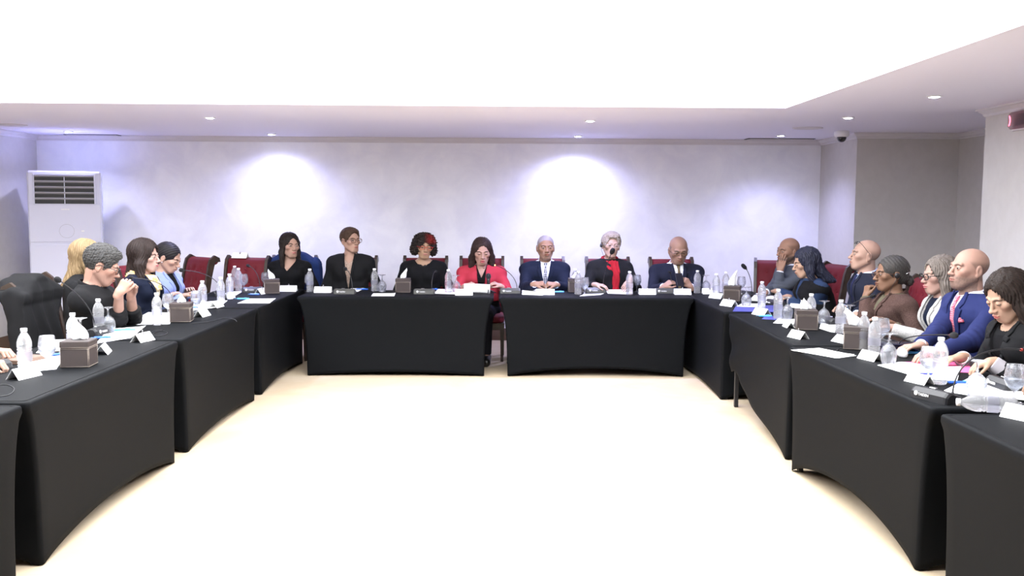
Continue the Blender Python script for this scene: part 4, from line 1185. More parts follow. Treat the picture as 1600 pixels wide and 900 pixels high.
def sheet(corners, label, m=None, n=1, name='paper', cat='paper', th=.0012, z=TZ0, group=None):
    """a stack of n sheets; corners: world points in order on the table"""
    mb = MB(); P = [Vector((c[0], c[1], 0)) for c in corners]; c0 = sum(P, Vector())/4
    for k in range(n):
        a = random.uniform(-.05, .05) if k else 0; M = Matrix.Rotation(a, 3, 'Z'); off = Vector((random.uniform(-.008, .008), random.uniform(-.008, .008), 0)) if k else Vector()
        q = [M@(p-c0)+off for p in P]; z0 = k*th; N = 6
        top = []
        for i in range(N+1):
            row = []
            for j in range(N+1):
                u, v = i/N, j/N; x = (q[0]*(1-u)+q[1]*u)*(1-v)+(q[3]*(1-u)+q[2]*u)*v
                cu = .004*(max(0, u-.7)/.3)**2*(v) if k == n-1 else 0
                row.append((x.x, x.y, z0+th+cu))
            top.append(row)
        bot = [[(x, y, z-th*.9) for x, y, z in r_] for r_ in top]
        mb.grid(top, smooth=False); mb.grid(bot, smooth=False)
        ed = [[a_[j] for a_, j in ((top[i], 0) for i in range(N+1))]]
        for A, B in (([r_[0] for r_ in top], [r_[0] for r_ in bot]), ([r_[-1] for r_ in top], [r_[-1] for r_ in bot]), (top[0], bot[0]), (top[-1], bot[-1])): mb.grid([A, B], smooth=False)
    o = link(name, fixn(mb.mesh(name, m or M_PAPER)), None, loc=(c0.x, c0.y, z)); tag(o, label, cat, group); return o
def pxsheet(pxs, label, **k): return sheet([onz(*q) for q in pxs], label, **k)
# ------------------------------------------------------------------ the people
SK_L, SK_M, SK_T, SK_D = (.60, .37, .28), (.50, .30, .205), (.40, .225, .145), (.20, .105, .062)
C_BLACK = cloth('black_wool', (.010, .010, .011)); C_NAVY = cloth('navy_suiting', (.008, .011, .025)); C_DNAVY = cloth('dark_navy_pinstripe', (.012, .014, .026))
C_ROYAL = cloth('royal_blue_suiting', (.017, .023, .088), bump=.2); C_GREYS = cloth('grey_suiting', (.07, .078, .095)); C_RED = cloth('coral_red_crepe', (.36, .030, .050), rough=.75)
C_WHITE = cloth('white_shirt_cotton', (.78, .80, .88), bump=.1); C_LBLUE = cloth('light_blue_shirt_cotton', (.50, .60, .88), bump=.1)
C_CREAM = cloth('cream_boucle', (.56, .545, .52), bump=.8, bscale=260, noise=(120, (.40, .39, .385), 3)); C_LILAC = cloth('lilac_blue_blazer_cloth', (.22, .27, .52))
C_BROWN = cloth('brown_tweed', (.052, .028, .023), bump=.6, bscale=300, noise=(150, (.095, .058, .05), 3)); C_DENIM = cloth('denim_blue_cotton', (.022, .038, .085))
C_YEL = cloth('yellow_silk_scarf', (.70, .42, .12), rough=.5, noise=(30, (.9, .75, .5), 3)); C_CRM2 = cloth('cream_blouse', (.85, .74, .56)); C_SCARF = cloth('red_wool_scarf', (.30, .013, .020), bump=.5, bscale=220)
C_SPOT = cloth('speckled_beige_blouse', (.55, .42, .34), noise=(160, (.16, .10, .08), 2)); C_OLIVE = cloth('olive_knit', (.10, .09, .06)); C_GCUFF = cloth('grey_lining', (.34, .32, .34))
C_TSHIRT = cloth('black_jersey', (.006, .006, .007), bump=.1)
def pattern(name, c1, c2, sc):
    m = cloth(name, c1, bump=.1); nt = m.node_tree; b = nt.nodes['Principled BSDF']; tc = nt.nodes.new('ShaderNodeTexCoord'); v = nt.nodes.new('ShaderNodeTexChecker'); v.inputs['Scale'].default_value = sc
    mp = nt.nodes.new('ShaderNodeMapping'); mp.inputs['Rotation'].default_value = (0, PI/4, 0); nt.links.new(tc.outputs['Object'], mp.inputs['Vector'])
    v.inputs['Color1'].default_value = (*c1, 1); v.inputs['Color2'].default_value = (*c2, 1); nt.links.new(mp.outputs[0], v.inputs['Vector']); nt.links.new(v.outputs['Color'], b.inputs['Base Color']); return m
T_GEO = pattern('geometric_tie_silk', (.03, .035, .06), (.42, .42, .46), 75); T_OLIVE = cloth('olive_tie_silk', (.13, .10, .05), rough=.5); T_NAVY = cloth('navy_tie_silk', (.012, .014, .05), rough=.5)
T_PINK = pattern('dotted_pink_tie_silk', (.42, .06, .10), (.62, .28, .34), 110); T_WINE = cloth('wine_tie_silk', (.10, .008, .014), rough=.5)
G_BLACK = mat('black_spectacle_frame', (.012, .012, .014), rough=.25); G_RED = mat('red_spectacle_frame', (.45, .03, .02), rough=.3); G_BROWN = mat('brown_spectacle_frame', (.12, .05, .03), rough=.3)
H_DARK = (.010, .007, .006); H_BROWN = (.035, .02, .013); H_BLUELIT = (.008, .008, .012)

def fw(px, py, Y=9.42): return aty(px, py, Y)
def lapp(px): return np.array([aty(px, 450, 9.66)[0], 9.63, .69])
FY_ = 9.86; HY = 9.76
# --- far row, left to right
P_ = []
P_.append(dict(label='young woman with long dark hair in a black V-neck sweater looking aside', pelvis=(aty(449, 400, FY_)[0], FY_), rot=0, head=aty(453, 384, HY), look=(38, 2, 2), hs=1.06, far=True,
    face=dict(skin=SK_L, haircol=H_DARK, lip=(.45, .15, .14)), hair=('long', dict(col=H_DARK, len=.215, fwd=.02, part=.0, spread=.006, t=.012, w=.026, fw=.054, drape=.2)),
    wear=[('top', 'sweater', C_TSHIRT, dict(off=.016, arm=.012, neck=.060, sleeve=.97, cut=[(-.075, 1.2), (.075, 1.2), (.068, 1.05), (0, .945), (-.068, 1.05)]))],
    arms=dict(R=dict(w=lapp(434), d=(.7, -.7, -.1)), L=dict(w=lapp(468), d=(-.7, -.7, -.1)))))
P_.append(dict(label='woman with short brown hair and round glasses in a black blazer over speckled blouse', pelvis=(aty(547, 400, FY_)[0], FY_), rot=0, head=aty(548, 376, HY), look=(42, 0, 0), hs=1.06, far=True, wide=1.08,
    face=dict(skin=SK_L, haircol=H_BROWN), hair=('short', dict(col=H_BROWN, t=.011, low=-.055, top=.004, wob=.003)), glasses=dict(mat=G_BROWN, r=.0024, size=(.0235, .0215), pow=2.3), earrings=[(-1, 'stud')],
    wear=[('suit', C_BLACK, None, (.74, .052), dict(inner=C_SPOT, innero=dict(neck=.075, nz=1.03, cut=[(-.05, 1.2), (.05, 1.2), (.045, 1.03), (0, .985), (-.045, 1.03)]), lw=.03, pad=.02))],
    arms=dict(R=dict(w=lapp(530), d=(.8, -.5, 0)), L=dict(w=lapp(566), d=(-.8, -.5, 0)))))
P_.append(dict(label='woman with curly dark hair and red-framed glasses in a black top with scalloped neckline', pelvis=(aty(661, 400, FY_)[0], FY_), rot=0, head=aty(663, 385, HY), look=(14, 8, 4), hs=1.06, far=True, wide=1.08,
    face=dict(skin=(.55, .34, .22), haircol=H_DARK, eye=.45, lip=(.42, .18, .15)), hair=('curly', dict(col=H_DARK, red=(.22, .012, .008))), glasses=dict(mat=G_RED, size=(.025, .013), r=.0018),
    wear=[('top', 'blouse', C_TSHIRT, dict(off=.018, arm=.018, neck=.092, nz=1.062, sleeve=.97))], beads=True,
    arms=dict(R=dict(w=lapp(643), d=(.8, -.5, 0)), L=dict(w=lapp(681), d=(-.8, -.5, 0)))))
P_.append(dict(label='woman in a coral red jacket reading from white pages at the centre table', pelvis=(aty(752, 400, FY_)[0], FY_), rot=0, head=aty(753, 393, HY-.06), look=(6, 16, 0), hs=1.11, far=True, wide=1.12, legx=-.06,
    face=dict(skin=(.60, .36, .29), haircol=H_DARK, mouth=.006, lip=(.55, .10, .12), eye=.3, liner=.9), hair=('long', dict(col=(.018, .010, .009), len=.24, fwd=.03, part=.012, spread=.018, t=.010, fw=.062, w=.03, drape=.25, ombre=((.06, .03, .02), -.15))),
    wear=[('suit', C_RED, None, (.80, .052), dict(inner=C_TSHIRT, innero=dict(cut=[(-.06, 1.2), (.06, 1.2), (.045, 1.05), (0, .93), (-.045, 1.05)]), lapmat=C_TSHIRT, lw=.006, pad=.018, sleeve=.9, open=.02, collar=False, zmin=.62))],
    arms=dict(R=dict(w=fw(727, 447), d=(.75, -.4, .3), n=(-.3, -.5, .8), pose='hold'), L=dict(w=fw(782, 447), d=(-.65, -.3, .35), n=(.3, -.3, .9), pose='hold'))))
P_.append(dict(label='bald man in a navy suit with patterned tie and folded hands', pelvis=(aty(850, 400, FY_)[0], FY_), rot=0, head=aty(852.5, 387, HY), look=(5, 2, 0), hs=1.07, far=True,
    face=dict(male=True, skin=SK_T, haircol=(.25, .25, .29), buzz=(.8, None), browcol=(.06, .045, .04), stubble=.12, eye=.55, brow=1.), hair=None,
    wear=[('suit', C_NAVY, C_WHITE, (.76, .055), {}), ('tie', T_GEO, .70)],
    arms=dict(R=dict(w=fw(836, 444, 9.36), d=(.95, -.25, .12), n=(-.1, -.55, .85), pose='clasp'), L=dict(w=fw(868, 445, 9.38), d=(-.93, -.35, .15), n=(.1, -.5, .85), pose='clasp'))))
P_.append(dict(label='grey-haired woman with earpiece and red scarf over a black coat', pelvis=(aty(955, 400, FY_)[0], FY_), rot=0, head=aty(955, 384, HY), look=(6, 0, 5), hs=1.06, far=True, wide=1.05,
    face=dict(skin=(.58, .38, .30), haircol=(.35, .3, .26), browcol=(.3, .22, .17), eye=.7), hair=('short', dict(col=(.18, .145, .115), col2=(.36, .31, .27), t=.017, low=-.03, top=.022, wob=.0045, wf=170, quiff=True)), glasses=dict(mat=M_SILVER, size=(.022, .013), r=.0011), earpiece=[-1],
    wear=[('top', 'coat', C_BLACK, dict(off=.024, arm=.018, neck=.07, sleeve=.86)), ('scarf', C_SCARF, [(.005, 1.07), (.075, 1.06), (.085, .95), (.075, .62), (.0, .62), (.012, .95)])],
    arms=dict(R=dict(w=fw(931, 445, 9.38), d=(.9, -.45, -.05), n=(.1, -.25, 1), pose='relax'), L=dict(w=fw(984, 438, 9.42), d=(-.45, -.5, -.5), n=(.1, -.8, .6), pose='relax'))))
P_.append(dict(label='balding man in glasses and dark suit looking down at his phone', pelvis=(aty(1058, 400, FY_)[0], FY_), rot=0, head=aty(1060, 391, HY-.04), look=(2, 20, 0), hs=1.14, far=True, wide=1.12,
    face=dict(male=True, skin=(.46, .27, .19), haircol=(.05, .045, .045), buzz=(.7, .05), fat=.006, eye=.25, stubble=.1), hair=None, glasses=dict(mat=G_BLACK, size=(.025, .016), r=.0016), belly=.03,
    wear=[('suit', C_DNAVY, C_WHITE, (.74, .055), {}), ('tie', T_OLIVE, .66)],
    arms=dict(R=dict(w=fw(1037, 448, 9.36), d=(.75, -.15, .55), n=(-.2, -.6, .7), pose='hold'), L=dict(w=fw(1079, 448, 9.34), d=(-.55, -.1, .75), n=(.3, -.75, .4), pose='hold'))))
# --- left row
P_.append(dict(label='man in a black shirt and black glasses resting his mouth on clasped hands', pelvis=(-2.93, 6.56), rot=88, head=atx(160, 415, -2.70), look=(20, 24, 0), hs=1.08, hunch=-.04, belly=.02, alen=(.29, .25),
    face=dict(male=True, skin=(.58, .33, .25), haircol=(.05, .05, .05), stubble=.25), hair=('short', dict(col=(.014, .014, .015), col2=(.07, .067, .064), t=.014, low=-.045, top=.014, wob=.005, wf=240)), glasses=dict(mat=G_BLACK, size=(.027, .0165), r=.0022),
    wear=[('top', 'shirt', C_BLACK, dict(off=.020, arm=.016, neck=.075, sleeve=.42, folds=.006)), ('collar', 'shirt_collar', C_BLACK, dict(r=.072, z0_=-.03, z1_=.03, th=.005, gap=.012, spread=.2))],
    arms=dict(R=dict(w=atx(186, 457, -2.55), e=onz(184, 500, .80), d=(.35, -.45, .8), n=(-.95, -.3, .1), pose=(.9, 1.1, .5), thumb=(.5, .2)), L=dict(w=atx(205, 460, -2.55), e=onz(207, 496, .80), d=(-.35, -.4, .85), n=(.95, -.3, .1), pose=(.9, 1.1, .5), thumb=(.5, .2)))))
P_.append(dict(label='woman with long blonde hair sitting back behind the man with clasped hands', pelvis=(-3.22, 7.20), rot=90, head=atx(137, 401, -3.17), look=(25, 0, 0), hs=1.03,
    face=dict(skin=SK_L, haircol=(.3, .2, .1)), hair=('long', dict(col=(.13, .085, .042), col2=(.30, .215, .12), len=.27, bk=.03, t=.016, spread=.01, drape=.3)),
    wear=[('top', 'dark_top', C_BLACK, dict(off=.02, arm=.014, neck=.07, sleeve=.95))],
    arms=dict(R=dict(w=(-2.95, 7.05, .66), d=(0, -1, 0)), L=dict(w=(-2.95, 7.45, .66), d=(0, -1, 0)))))
P_.append(dict(label='woman with dark shoulder-length hair in a navy blazer with yellow scarf', pelvis=(-3.06, 7.86), rot=84, head=atx(227, 401, -2.90), look=(4, 4, 0), hs=1.06, wide=1.08, belly=.02,
    face=dict(skin=(.60, .37, .31), haircol=H_DARK, lip=(.5, .12, .15)), hair=('bob', dict(col=(.014, .009, .008), len=.165, t=.024, spread=.022, w=.04, bk=.01, fw=.068)),
    wear=[('suit', C_NAVY, None, (.62, .075), dict(inner=C_CRM2, open=.045, lw=.03)), ('scarf', C_YEL, [(-.05, 1.06), (.05, 1.06), (.045, .93), (-.045, .93)])],
    arms=dict(R=dict(w=onz(247, 470, .80), pose='curl'), L=dict(w=onz(262, 464, .80), pose='relax'))))
P_.append(dict(label='woman with sleek black hair in a lilac-blue blazer looking down', pelvis=(-3.08, 8.62), rot=72, head=atx(264, 403, -2.98), look=(12, 26, 0), hs=1.05,
    face=dict(skin=(.56, .34, .26), haircol=H_DARK, eye=.3, liner=.9), hair=('sleek', dict(col=(.008, .007, .008), col2=(.02, .018, .02), bun=(0, .10, -.075, .040))), earrings=[(-1, 'stud')],
    wear=[('suit', C_LILAC, None, (.60, .055), dict(inner=C_TSHIRT, open=.03, lw=.04))],
    arms=dict(R=dict(w=onz(287, 463, .80)), L=dict(w=onz(292, 457, .80)))))
P_.append(dict(label='person at the left edge of whom only a hand on the table shows', pelvis=(-3.08, 4.98), rot=90, head=(-2.98, 4.98, 1.24), look=(0, 10, 0), hs=1.06,
    face=dict(male=True, skin=(.60, .37, .28), haircol=H_DARK), hair=('short', dict(col=H_DARK, t=.012)),
    wear=[('top', 'sweater', C_NAVY, dict(off=.02, arm=.014, neck=.07, sleeve=.9))],
    arms=dict(R=dict(w=onz(-24, 566, .80), d=(.1, -1, -.05), pose='curl'), L=dict(w=onz(-12, 548, .81), d=(-.15, -1, 0), pose='curl'))))
# --- right row
P_.append(dict(label='bald bearded man in a grey suit leaning his cheek on his hand', pelvis=(3.02, 9.28), rot=-78, head=aty(1231, 392, 9.22), look=(8, 4, 6), hs=1.07, far=True,
    face=dict(male=True, skin=(.46, .26, .175), haircol=(.03, .025, .022), stubble=.75, buzz=(.35, .07)), hair=None,
    wear=[('suit', C_GREYS, C_WHITE, (.78, .055), {}), ('tie', T_WINE, .72)],
    arms=dict(L=dict(w=aty(1219, 424, 9.06), e=aty(1215, 453, 9.02), d=(.15, .12, 1), n=(.75, -.65, .1), pose=(.12, .2, .15), sp=.8), R=dict(w=onz(1196, 457, .8), pose='relax'))))
P_.append(dict(label='woman with long blue-black hair in a denim shirt and black vest', pelvis=(2.93, 8.28), rot=-90, head=atx(1259, 411, 2.70), look=(-4, 14, 0), hs=1.06, wide=1.1, hunch=-.02,  # her hair is dark; the blue is bluish light painted into its colours
    face=dict(skin=(.58, .36, .25), haircol=H_DARK), hair=('long', dict(col=H_BLUELIT, col2=(.035, .038, .065), len=.19, bk=.045, t=.016, w=.034, spread=.014, wob=.006, drape=.35)),  # dark hair; the bluish light on it is painted into the strand colours
    wear=[('top', 'denim_shirt', C_DENIM, dict(off=.020, arm=.018, neck=.062, sleeve=.82, folds=.006)), ('top', 'vest', C_TSHIRT, dict(off=.034, arm=None, neck=.09, nz=1.05, folds=.004, cut=[(-.05, 1.2), (.05, 1.2), (.04, .6), (-.04, .6)]))],
    arms=dict(L=dict(w=onz(1230, 464, .80), d=(.1, -1, 0), pose='relax'), R=dict(w=onz(1214, 455, .81), d=(-.1, -1, 0), pose='relax'))))
P_.append(dict(label='bald man in profile with glasses pushed up on his head and navy suit', pelvis=(3.06, 7.50), rot=-92, head=atx(1351, 399, 2.96), look=(-6, -5, 0), hs=1.07,
    face=dict(male=True, skin=(.56, .35, .27), haircol=(.25, .22, .2), buzz=(.35, .03), browcol=(.05, .04, .035)), hair=None, glasses=dict(mat=G_BLACK, at=(-.004, .010, 0), tilt=-.78, size=(.024, .014), r=.002),
    wear=[('suit', C_DNAVY, C_LBLUE, (.74, .06), {}), ('tie', T_NAVY, .68)],
    arms=dict(L=dict(w=onz(1338, 492, .80), pose='relax'), R=dict(w=onz(1318, 482, .80), pose='relax'))))
P_.append(dict(label='woman with pulled-back grey-black hair, earpiece and brown jacket, chin on hand', pelvis=(3.00, 6.86), rot=-88, head=atx(1391, 428, 2.84), look=(-2, 4, 0), hs=1.06, wide=1.1, hunch=-.03,
    face=dict(skin=(.30, .165, .105), haircol=(.02, .018, .018)), hair=('sleek', dict(col=(.022, .020, .020), col2=(.07, .065, .06), bun=(0, .128, -.055, .036))), glasses=dict(mat=G_BROWN, size=(.024, .016), r=.0016), earpiece=[1], clip=[((.075, .075, .0), (.072, .105, .012))],
    wear=[('top', 'olive_top', C_OLIVE, dict(off=.012, arm=.010, neck=.066, sleeve=.88)), ('suit', C_BROWN, None, (.66, .06), dict(lw=.04, sleeve=.5 if False else .80, thick=.0))],
    arms=dict(R=dict(w=aty(1353, 463, 6.98), e=onz(1352, 497, .80), d=(.05, .12, 1), n=(.2, -.9, .1), pose='fist'), L=dict(w=onz(1392, 506, .80), pose='relax'))))
P_.append(dict(label='woman with shoulder-length ash-blonde hair, black glasses and a white jacket', pelvis=(3.10, 6.30), rot=-88, head=atx(1468, 431, 2.98), look=(-2, 5, 0), hs=1.06, wide=1.05,
    face=dict(skin=(.62, .38, .31), haircol=(.2, .15, .11), lip=(.5, .13, .14)), hair=('bob', dict(col=(.07, .055, .045), col2=(.22, .19, .17), len=.15, t=.016, spread=.012, fw=.062, part=.02)), glasses=dict(mat=G_BLACK, size=(.0255, .018), r=.0028),
    wear=[('suit', C_CREAM, None, (.62, .07), dict(inner=C_NAVY, open=.035, lw=.035))],
    arms=dict(L=dict(w=onz(1390, 512, .80), d=(0, -1, -.1)), R=dict(w=onz(1372, 498, .80), d=(0, -1, -.1)))))
P_.append(dict(label='bearded bald man in a royal blue suit with pink tie and pocket square', pelvis=(3.00, 5.72), rot=-84, head=atx(1513, 421, 2.86), look=(0, -3, 0), hs=1.08, wide=1.05,
    face=dict(male=True, skin=(.60, .36, .28), haircol=(.07, .05, .04), stubble=.6, buzz=(.5, .05), browcol=(.06, .04, .03)), hair=None,
    wear=[('suit', C_ROYAL, C_WHITE, (.72, .058), dict(square=T_PINK, lw=.05)), ('tie', T_PINK, .64)],
    arms=dict(L=dict(w=onz(1462, 552, .80), d=(.1, -1, -.05)), R=dict(w=onz(1438, 540, .80), d=(.1, -1, -.05)))))
P_.append(dict(label='woman with long dark hair and hoop earring in black, looking down at papers', pelvis=(2.92, 4.92), rot=-84, head=atx(1574, 463, 2.66), look=(4, 28, 0), hs=1.07, hunch=-.03,
    face=dict(skin=(.58, .36, .25), haircol=H_DARK, eye=.25, lip=(.5, .13, .12), liner=.9), hair=('long', dict(col=(.012, .009, .008), col2=(.03, .02, .016), len=.25, bk=.0, fwd=.03, t=.016, spread=.012, w=.036, fw=.066, part=.01, ombre=((.22, .12, .06), -.14), drape=.0)), earrings=[(1, 'hoop')],
    wear=[('suit', C_BLACK, None, (.80, .075), dict(inner=C_TSHIRT, innero=dict(neck=.088, nz=1.03), open=.03, lw=.035, sleeve=.80)), ('cuff', C_GCUFF, .046, .085), ('bangle', M_SILVER, -1, .032)],
    arms=dict(L=dict(w=onz(1548, 566, .815), d=(-.1, -1, -.25), pose=(.5, .5, .3)), R=dict(w=onz(1502, 558, .80), d=(.05, -1, -.1), pose='relax'))))
P_.append(dict(label='person at the right edge of whom only fingertips on the table show', pelvis=(2.98, 4.10), rot=-88, head=(2.90, 4.15, 1.24), look=(0, 8, 0), hs=1.06,
    face=dict(skin=(.58, .36, .25), haircol=H_DARK), hair=('bob', dict(col=H_DARK)),
    wear=[('top', 'sweater', C_BLACK, dict(off=.02, arm=.014, neck=.07, sleeve=.9))],
    arms=dict(R=dict(w=onz(1648, 594, .84), d=(0, -1, -.1), pose='relax'), L=dict(w=onz(1690, 640, .80), d=(0, -1, 0), pose='relax'))))
names = ['F1', 'F2', 'F3', 'F4', 'F5', 'F6', 'F7', 'L2', 'L1', 'L3', 'L4', 'L0', 'R1', 'R2', 'R3', 'R4', 'R5', 'R6', 'R7', 'R8']
BUILT = {}
for nm, sp in zip(names, P_):
    BUILT[nm] = person(sp)
CHL = dict(F1='red chair of the young woman in black, blue jacket hung on it', F2='red chair behind the woman in black blazer and speckled blouse', F3='red chair behind the curly-haired woman at the far table',
    F4='red chair behind the woman in the coral jacket, seen through the table gap', F5='red chair behind the bald man in navy suit and patterned tie', F6='red chair behind the grey-haired woman with red scarf', F7='red chair behind the balding man holding a phone',
    L2='red chair with a black jacket over its back, left row', L1='red chair of the blonde woman, its top edge showing', L3='red chair behind the woman with the yellow scarf', L4='red chair behind the woman in lilac blazer', L0='red chair of the person cut off by the left edge',
    R1='red chair behind the bald bearded man in grey suit', R2='red chair behind the woman in denim shirt and black vest', R3='red chair behind the bald man with glasses on his head', R4='red chair behind the woman in brown jacket, near post showing',
    R5='red chair behind the woman in white jacket', R6='red chair behind the man in royal blue suit', R7='red chair behind the woman in black looking down', R8='red chair of the person cut off by the right edge')
CHO = dict(L2=(0, 0), L1=(0, 0))
for nm, sp in zip(names, P_):
    a = sp['rot']*PI/180; bk = np.array([-math.sin(a), math.cos(a)])
    q = np.array(sp['pelvis'])+bk*.035
    chair(q[0], q[1], sp['rot'], CHL[nm])
p = aty(1207, 440, 9.98); chair(p[0], p[1]-.2, -14, 'empty red chair lit magenta at the far end of the right row')
p = aty(288, 440, 10.05); chair(p[0]-.05, p[1]-.15, -40, 'empty red chair beside the woman in lilac blazer, dark scroll edge on its right')
p = aty(378, 440, 10.05); chair(p[0], p[1]-.26, -10, 'empty red chair with a white name card standing on its top')
EC = p
def draped(name, cx, cy, deg, m, label, low=.50, xr=9.):
    o = 0
    def f(P):
        X = np.abs(P[0]); y, z = P[1], P[2]
        yc = np.interp(z, [.44, .55, .70, .85, .95, 1.01, 1.06], [.205, .215, .235, .262, .285, .315, .335]).astype(F32)
        sl_ = np.clip((.235-X)/.235, 0, 1)
        top = 1.115-.05*(1-sl_)**2*2
        hw = .302+.03*np.clip((1.0-z)/.4, 0, 1)
        d = np.maximum(np.abs(y-yc-.0)-(.070+.008*np.sin(P[0]*40+z*6)+.045*np.clip((z-.92)/.08, 0, 1)), X-hw); d = smax(d, z-top, .05); d = smax(d, low+.02*np.sin(P[0]*30)-z, .02)
        s = cap([X, y, z], (.25, .30, .99), (.295, .25, .60), .055, .045); d = smin(d, s, .03)
        # open front: bare strip in the middle of the sitter's side
        d = smax(d, P[0]-xr-.25*np.clip((z-.85)/.25, 0, 1), .02)
        d = smax(d, -np.maximum(X-.06+.08*np.clip((z-.75)/.3, 0, 1), y-yc+.02), .01) if xr > 1 else d
        return d+.0022*np.sin(P[0]*45+3*np.sin(z*9))+.004*wob(P, 16, 5)
    V, Q = nets(f, (-.39, .08, low-.06), (.39, .52, 1.16), .009)
    ob = link(name, npmesh(name, V, Q, m), None, (cx, cy, 0), (0, 0, deg*PI/180)); tag(ob, label, 'jacket'); return ob
sp = P_[7]; draped('draped_jacket', sp['pelvis'][0]-.035, sp['pelvis'][1], 90, C_BLACK, 'black jacket hung over the chair behind the man with clasped hands', xr=.17)
sp = P_[0]; draped('draped_jacket', sp['pelvis'][0]-.02, sp['pelvis'][1]+.035, 0, cloth('blue_jacket_cloth', (.02, .04, .14)), 'blue jacket hung over the chair of the young woman with long dark hair')
# ------------------------------------------------------------------ placing the table things (positions read on the table-top plane)
def T(px, py): return onz(px, py, .75)
def capT(px, py):                       # bottle whose cap top is at (px, py)
    q = onz(px, py, .75+.2165*KB); return np.array([q[0], q[1], TZ0])
for px, py, lb in (
    (37, 513, 'water bottle nearest the left edge, behind a white name card'), (113, 489, 'water bottle standing behind the largest left tissue box'),
    (153, 467, 'water bottle beside the upturned goblet, in front of the man in black shirt'), (244.5, 457.5, 'water bottle left of the second leather tissue box on the left'),
    (316, 438.5, 'water bottle right of the second left tissue box, by a half-filled goblet'), (344.7, 433, 'bright water bottle in the left corner cluster, in front of papers'),
    (358.5, 428, 'water bottle in the left corner cluster, second from the back'), (366.5, 415.5, 'tallest-standing water bottle at the back of the left corner cluster'), (372.5, 419, 'water bottle hidden behind the back bottle of the left corner cluster'),
    (484, 420, 'water bottle on the far table in front of a goblet, left of the blazer woman'), (585, 419.5, 'water bottle right of the woman in black blazer, beside an upturned goblet'), (700.5, 421, 'water bottle left of the woman in coral jacket'),
    (898.5, 424, 'water bottle between navy-suited man and red-scarf woman, at the back'), (903, 428, 'water bottle just left of the half-full goblet at the far table'),
    (984, 424, 'water bottle beside the left hand of the red-scarf woman'), (1090, 422.5, 'water bottle right of the man holding a phone'),
    (1119.5, 427.5, 'water bottle just left of the far right tissue box'), (1134.5, 425, 'water bottle behind the far right tissue box'),
    (1191, 440, 'water bottle standing on the blue folder in front of the bearded man'), (1216.5, 452, 'water bottle in front of the woman in denim shirt'), (1268, 459, 'water bottle behind the middle right tissue box'),
    (1314.5, 468.5, 'water bottle between the two near right tissue boxes'), (1351, 487.5, 'water bottle behind the nearest right tissue box'), (1367.5, 496, 'water bottle just right of the nearest right tissue box'),
    (1471, 527, 'largest upright water bottle at right, in front of the man in royal blue suit')):
    q = capT(px, py)
    if px in (898.5, 903): q = np.append(onz(px, 455.5 if px < 900 else 460.5)[:2], TZ0)
    bottle(q, lb)
a = onz(1494, 628, .785); b_ = onz(1584, 634, .785); d = unit(b_-a); q = a+d*.2165*KB*1.0
bo = bottle((a[0]+d[0]*.2165*KB, a[1]+d[1]*.2165*KB, .75+.0345), 'water bottle lying on its side beside the near right microphone')
bo.rotation_euler = Vector((-d[0], -d[1], 0)).to_track_quat('Z', 'Y').to_euler()
bo.location.z = .75+.0352
# goblets: (base px), inverted?
for px, py, inv, wt, lb in (
    (75, 576, False, True, 'upright goblet of water at left, beside the largest tissue box'), (127, 541, True, False, 'upturned goblet behind the largest left tissue box'), (170, 520, True, False, 'upturned goblet in front of the man with clasped hands'),
    (263, 494, False, False, 'goblet behind the second tissue box on the left'), (307, 488, False, True, 'half-filled goblet beside the bottle right of the second left tissue box'), (381, 455, False, True, 'upright goblet of water beside the left corner bottles'),
    (415, 452, False, False, 'goblet mostly hidden behind the tissue box of the young woman in black'), (483, 456, False, False, 'goblet behind the leftmost bottle of the far table'),
    (597, 456, True, False, 'upturned goblet between the blazer woman and a tissue box'), (713, 457, True, False, 'upturned goblet beside the bottle left of the coral jacket'), (913.5, 461, False, True, 'half-full goblet right of the bottles at the far table'),
    (995, 456, False, True, 'goblet right of the bottle near the red-scarf woman'), (1103, 456, True, False, 'upturned goblet right of the phone man bottle'), (1158, 459, False, False, 'goblet behind the far right tissue box'),
    (1166, 479, True, False, 'upturned goblet right of the far right tissue box'), (1229.5, 499, True, False, 'upturned goblet beside the bottle in front of the denim shirt woman'), (1287, 506, True, False, 'upturned goblet right of the middle right tissue box'),
    (1327, 514, True, False, 'upturned goblet behind the nearest right tissue box'), (1378, 540, False, True, 'goblet between a bottle and the large upturned goblet at right'), (1388, 569, True, True, 'large upturned goblet right of the nearest right tissue box'),
    (1450, 596, False, True, 'upright goblet left of the largest right water bottle'), (1525, 622, True, False, 'upturned goblet behind the bottle lying on its side'), (1584, 630, False, True, 'goblet of water at the right edge, near a microphone head')):
    if inv and wt: wt = False
    goblet(T(px, py), lb, inv, wt)
# tissue boxes: px of the front bottom middle
for px, py, rz, lb, sd, h, ln, w_ in (
    (124, 575, .10, 'largest brown leather tissue box, near the left edge', 3, .11, -.02, .05), (284, 504, .15, 'brown leather tissue box second on the left row, tissue standing short', 5, .06, .0, .032), (425, 459, .25, 'brown leather tissue box in front of the young woman in black', 9, .085, -.03, .03),
    (630, 457.5, .05, 'brown leather tissue box on the far table left of the coral jacket', 11, .09, .03, .03), (899, 457, -.02, 'brown leather tissue box on the far table behind two bottles', 13, .05, .0, .04),
    (1144, 471, -.35, 'brown leather tissue box at the far end of the right row', 17, .13, .03, .045), (1259, 516, -.2, 'brown leather tissue box in the middle of the right row', 19, .07, -.02, .045), (1337, 547, -.35, 'brown leather tissue box nearest on the right row', 23, .10, -.06, .045)):
    p = T(px, py); q = unit(np.array([p[0], p[1], 0])); p = p+q*.07; tissuebox(p, rz, lb, sd, h, ln, w_)
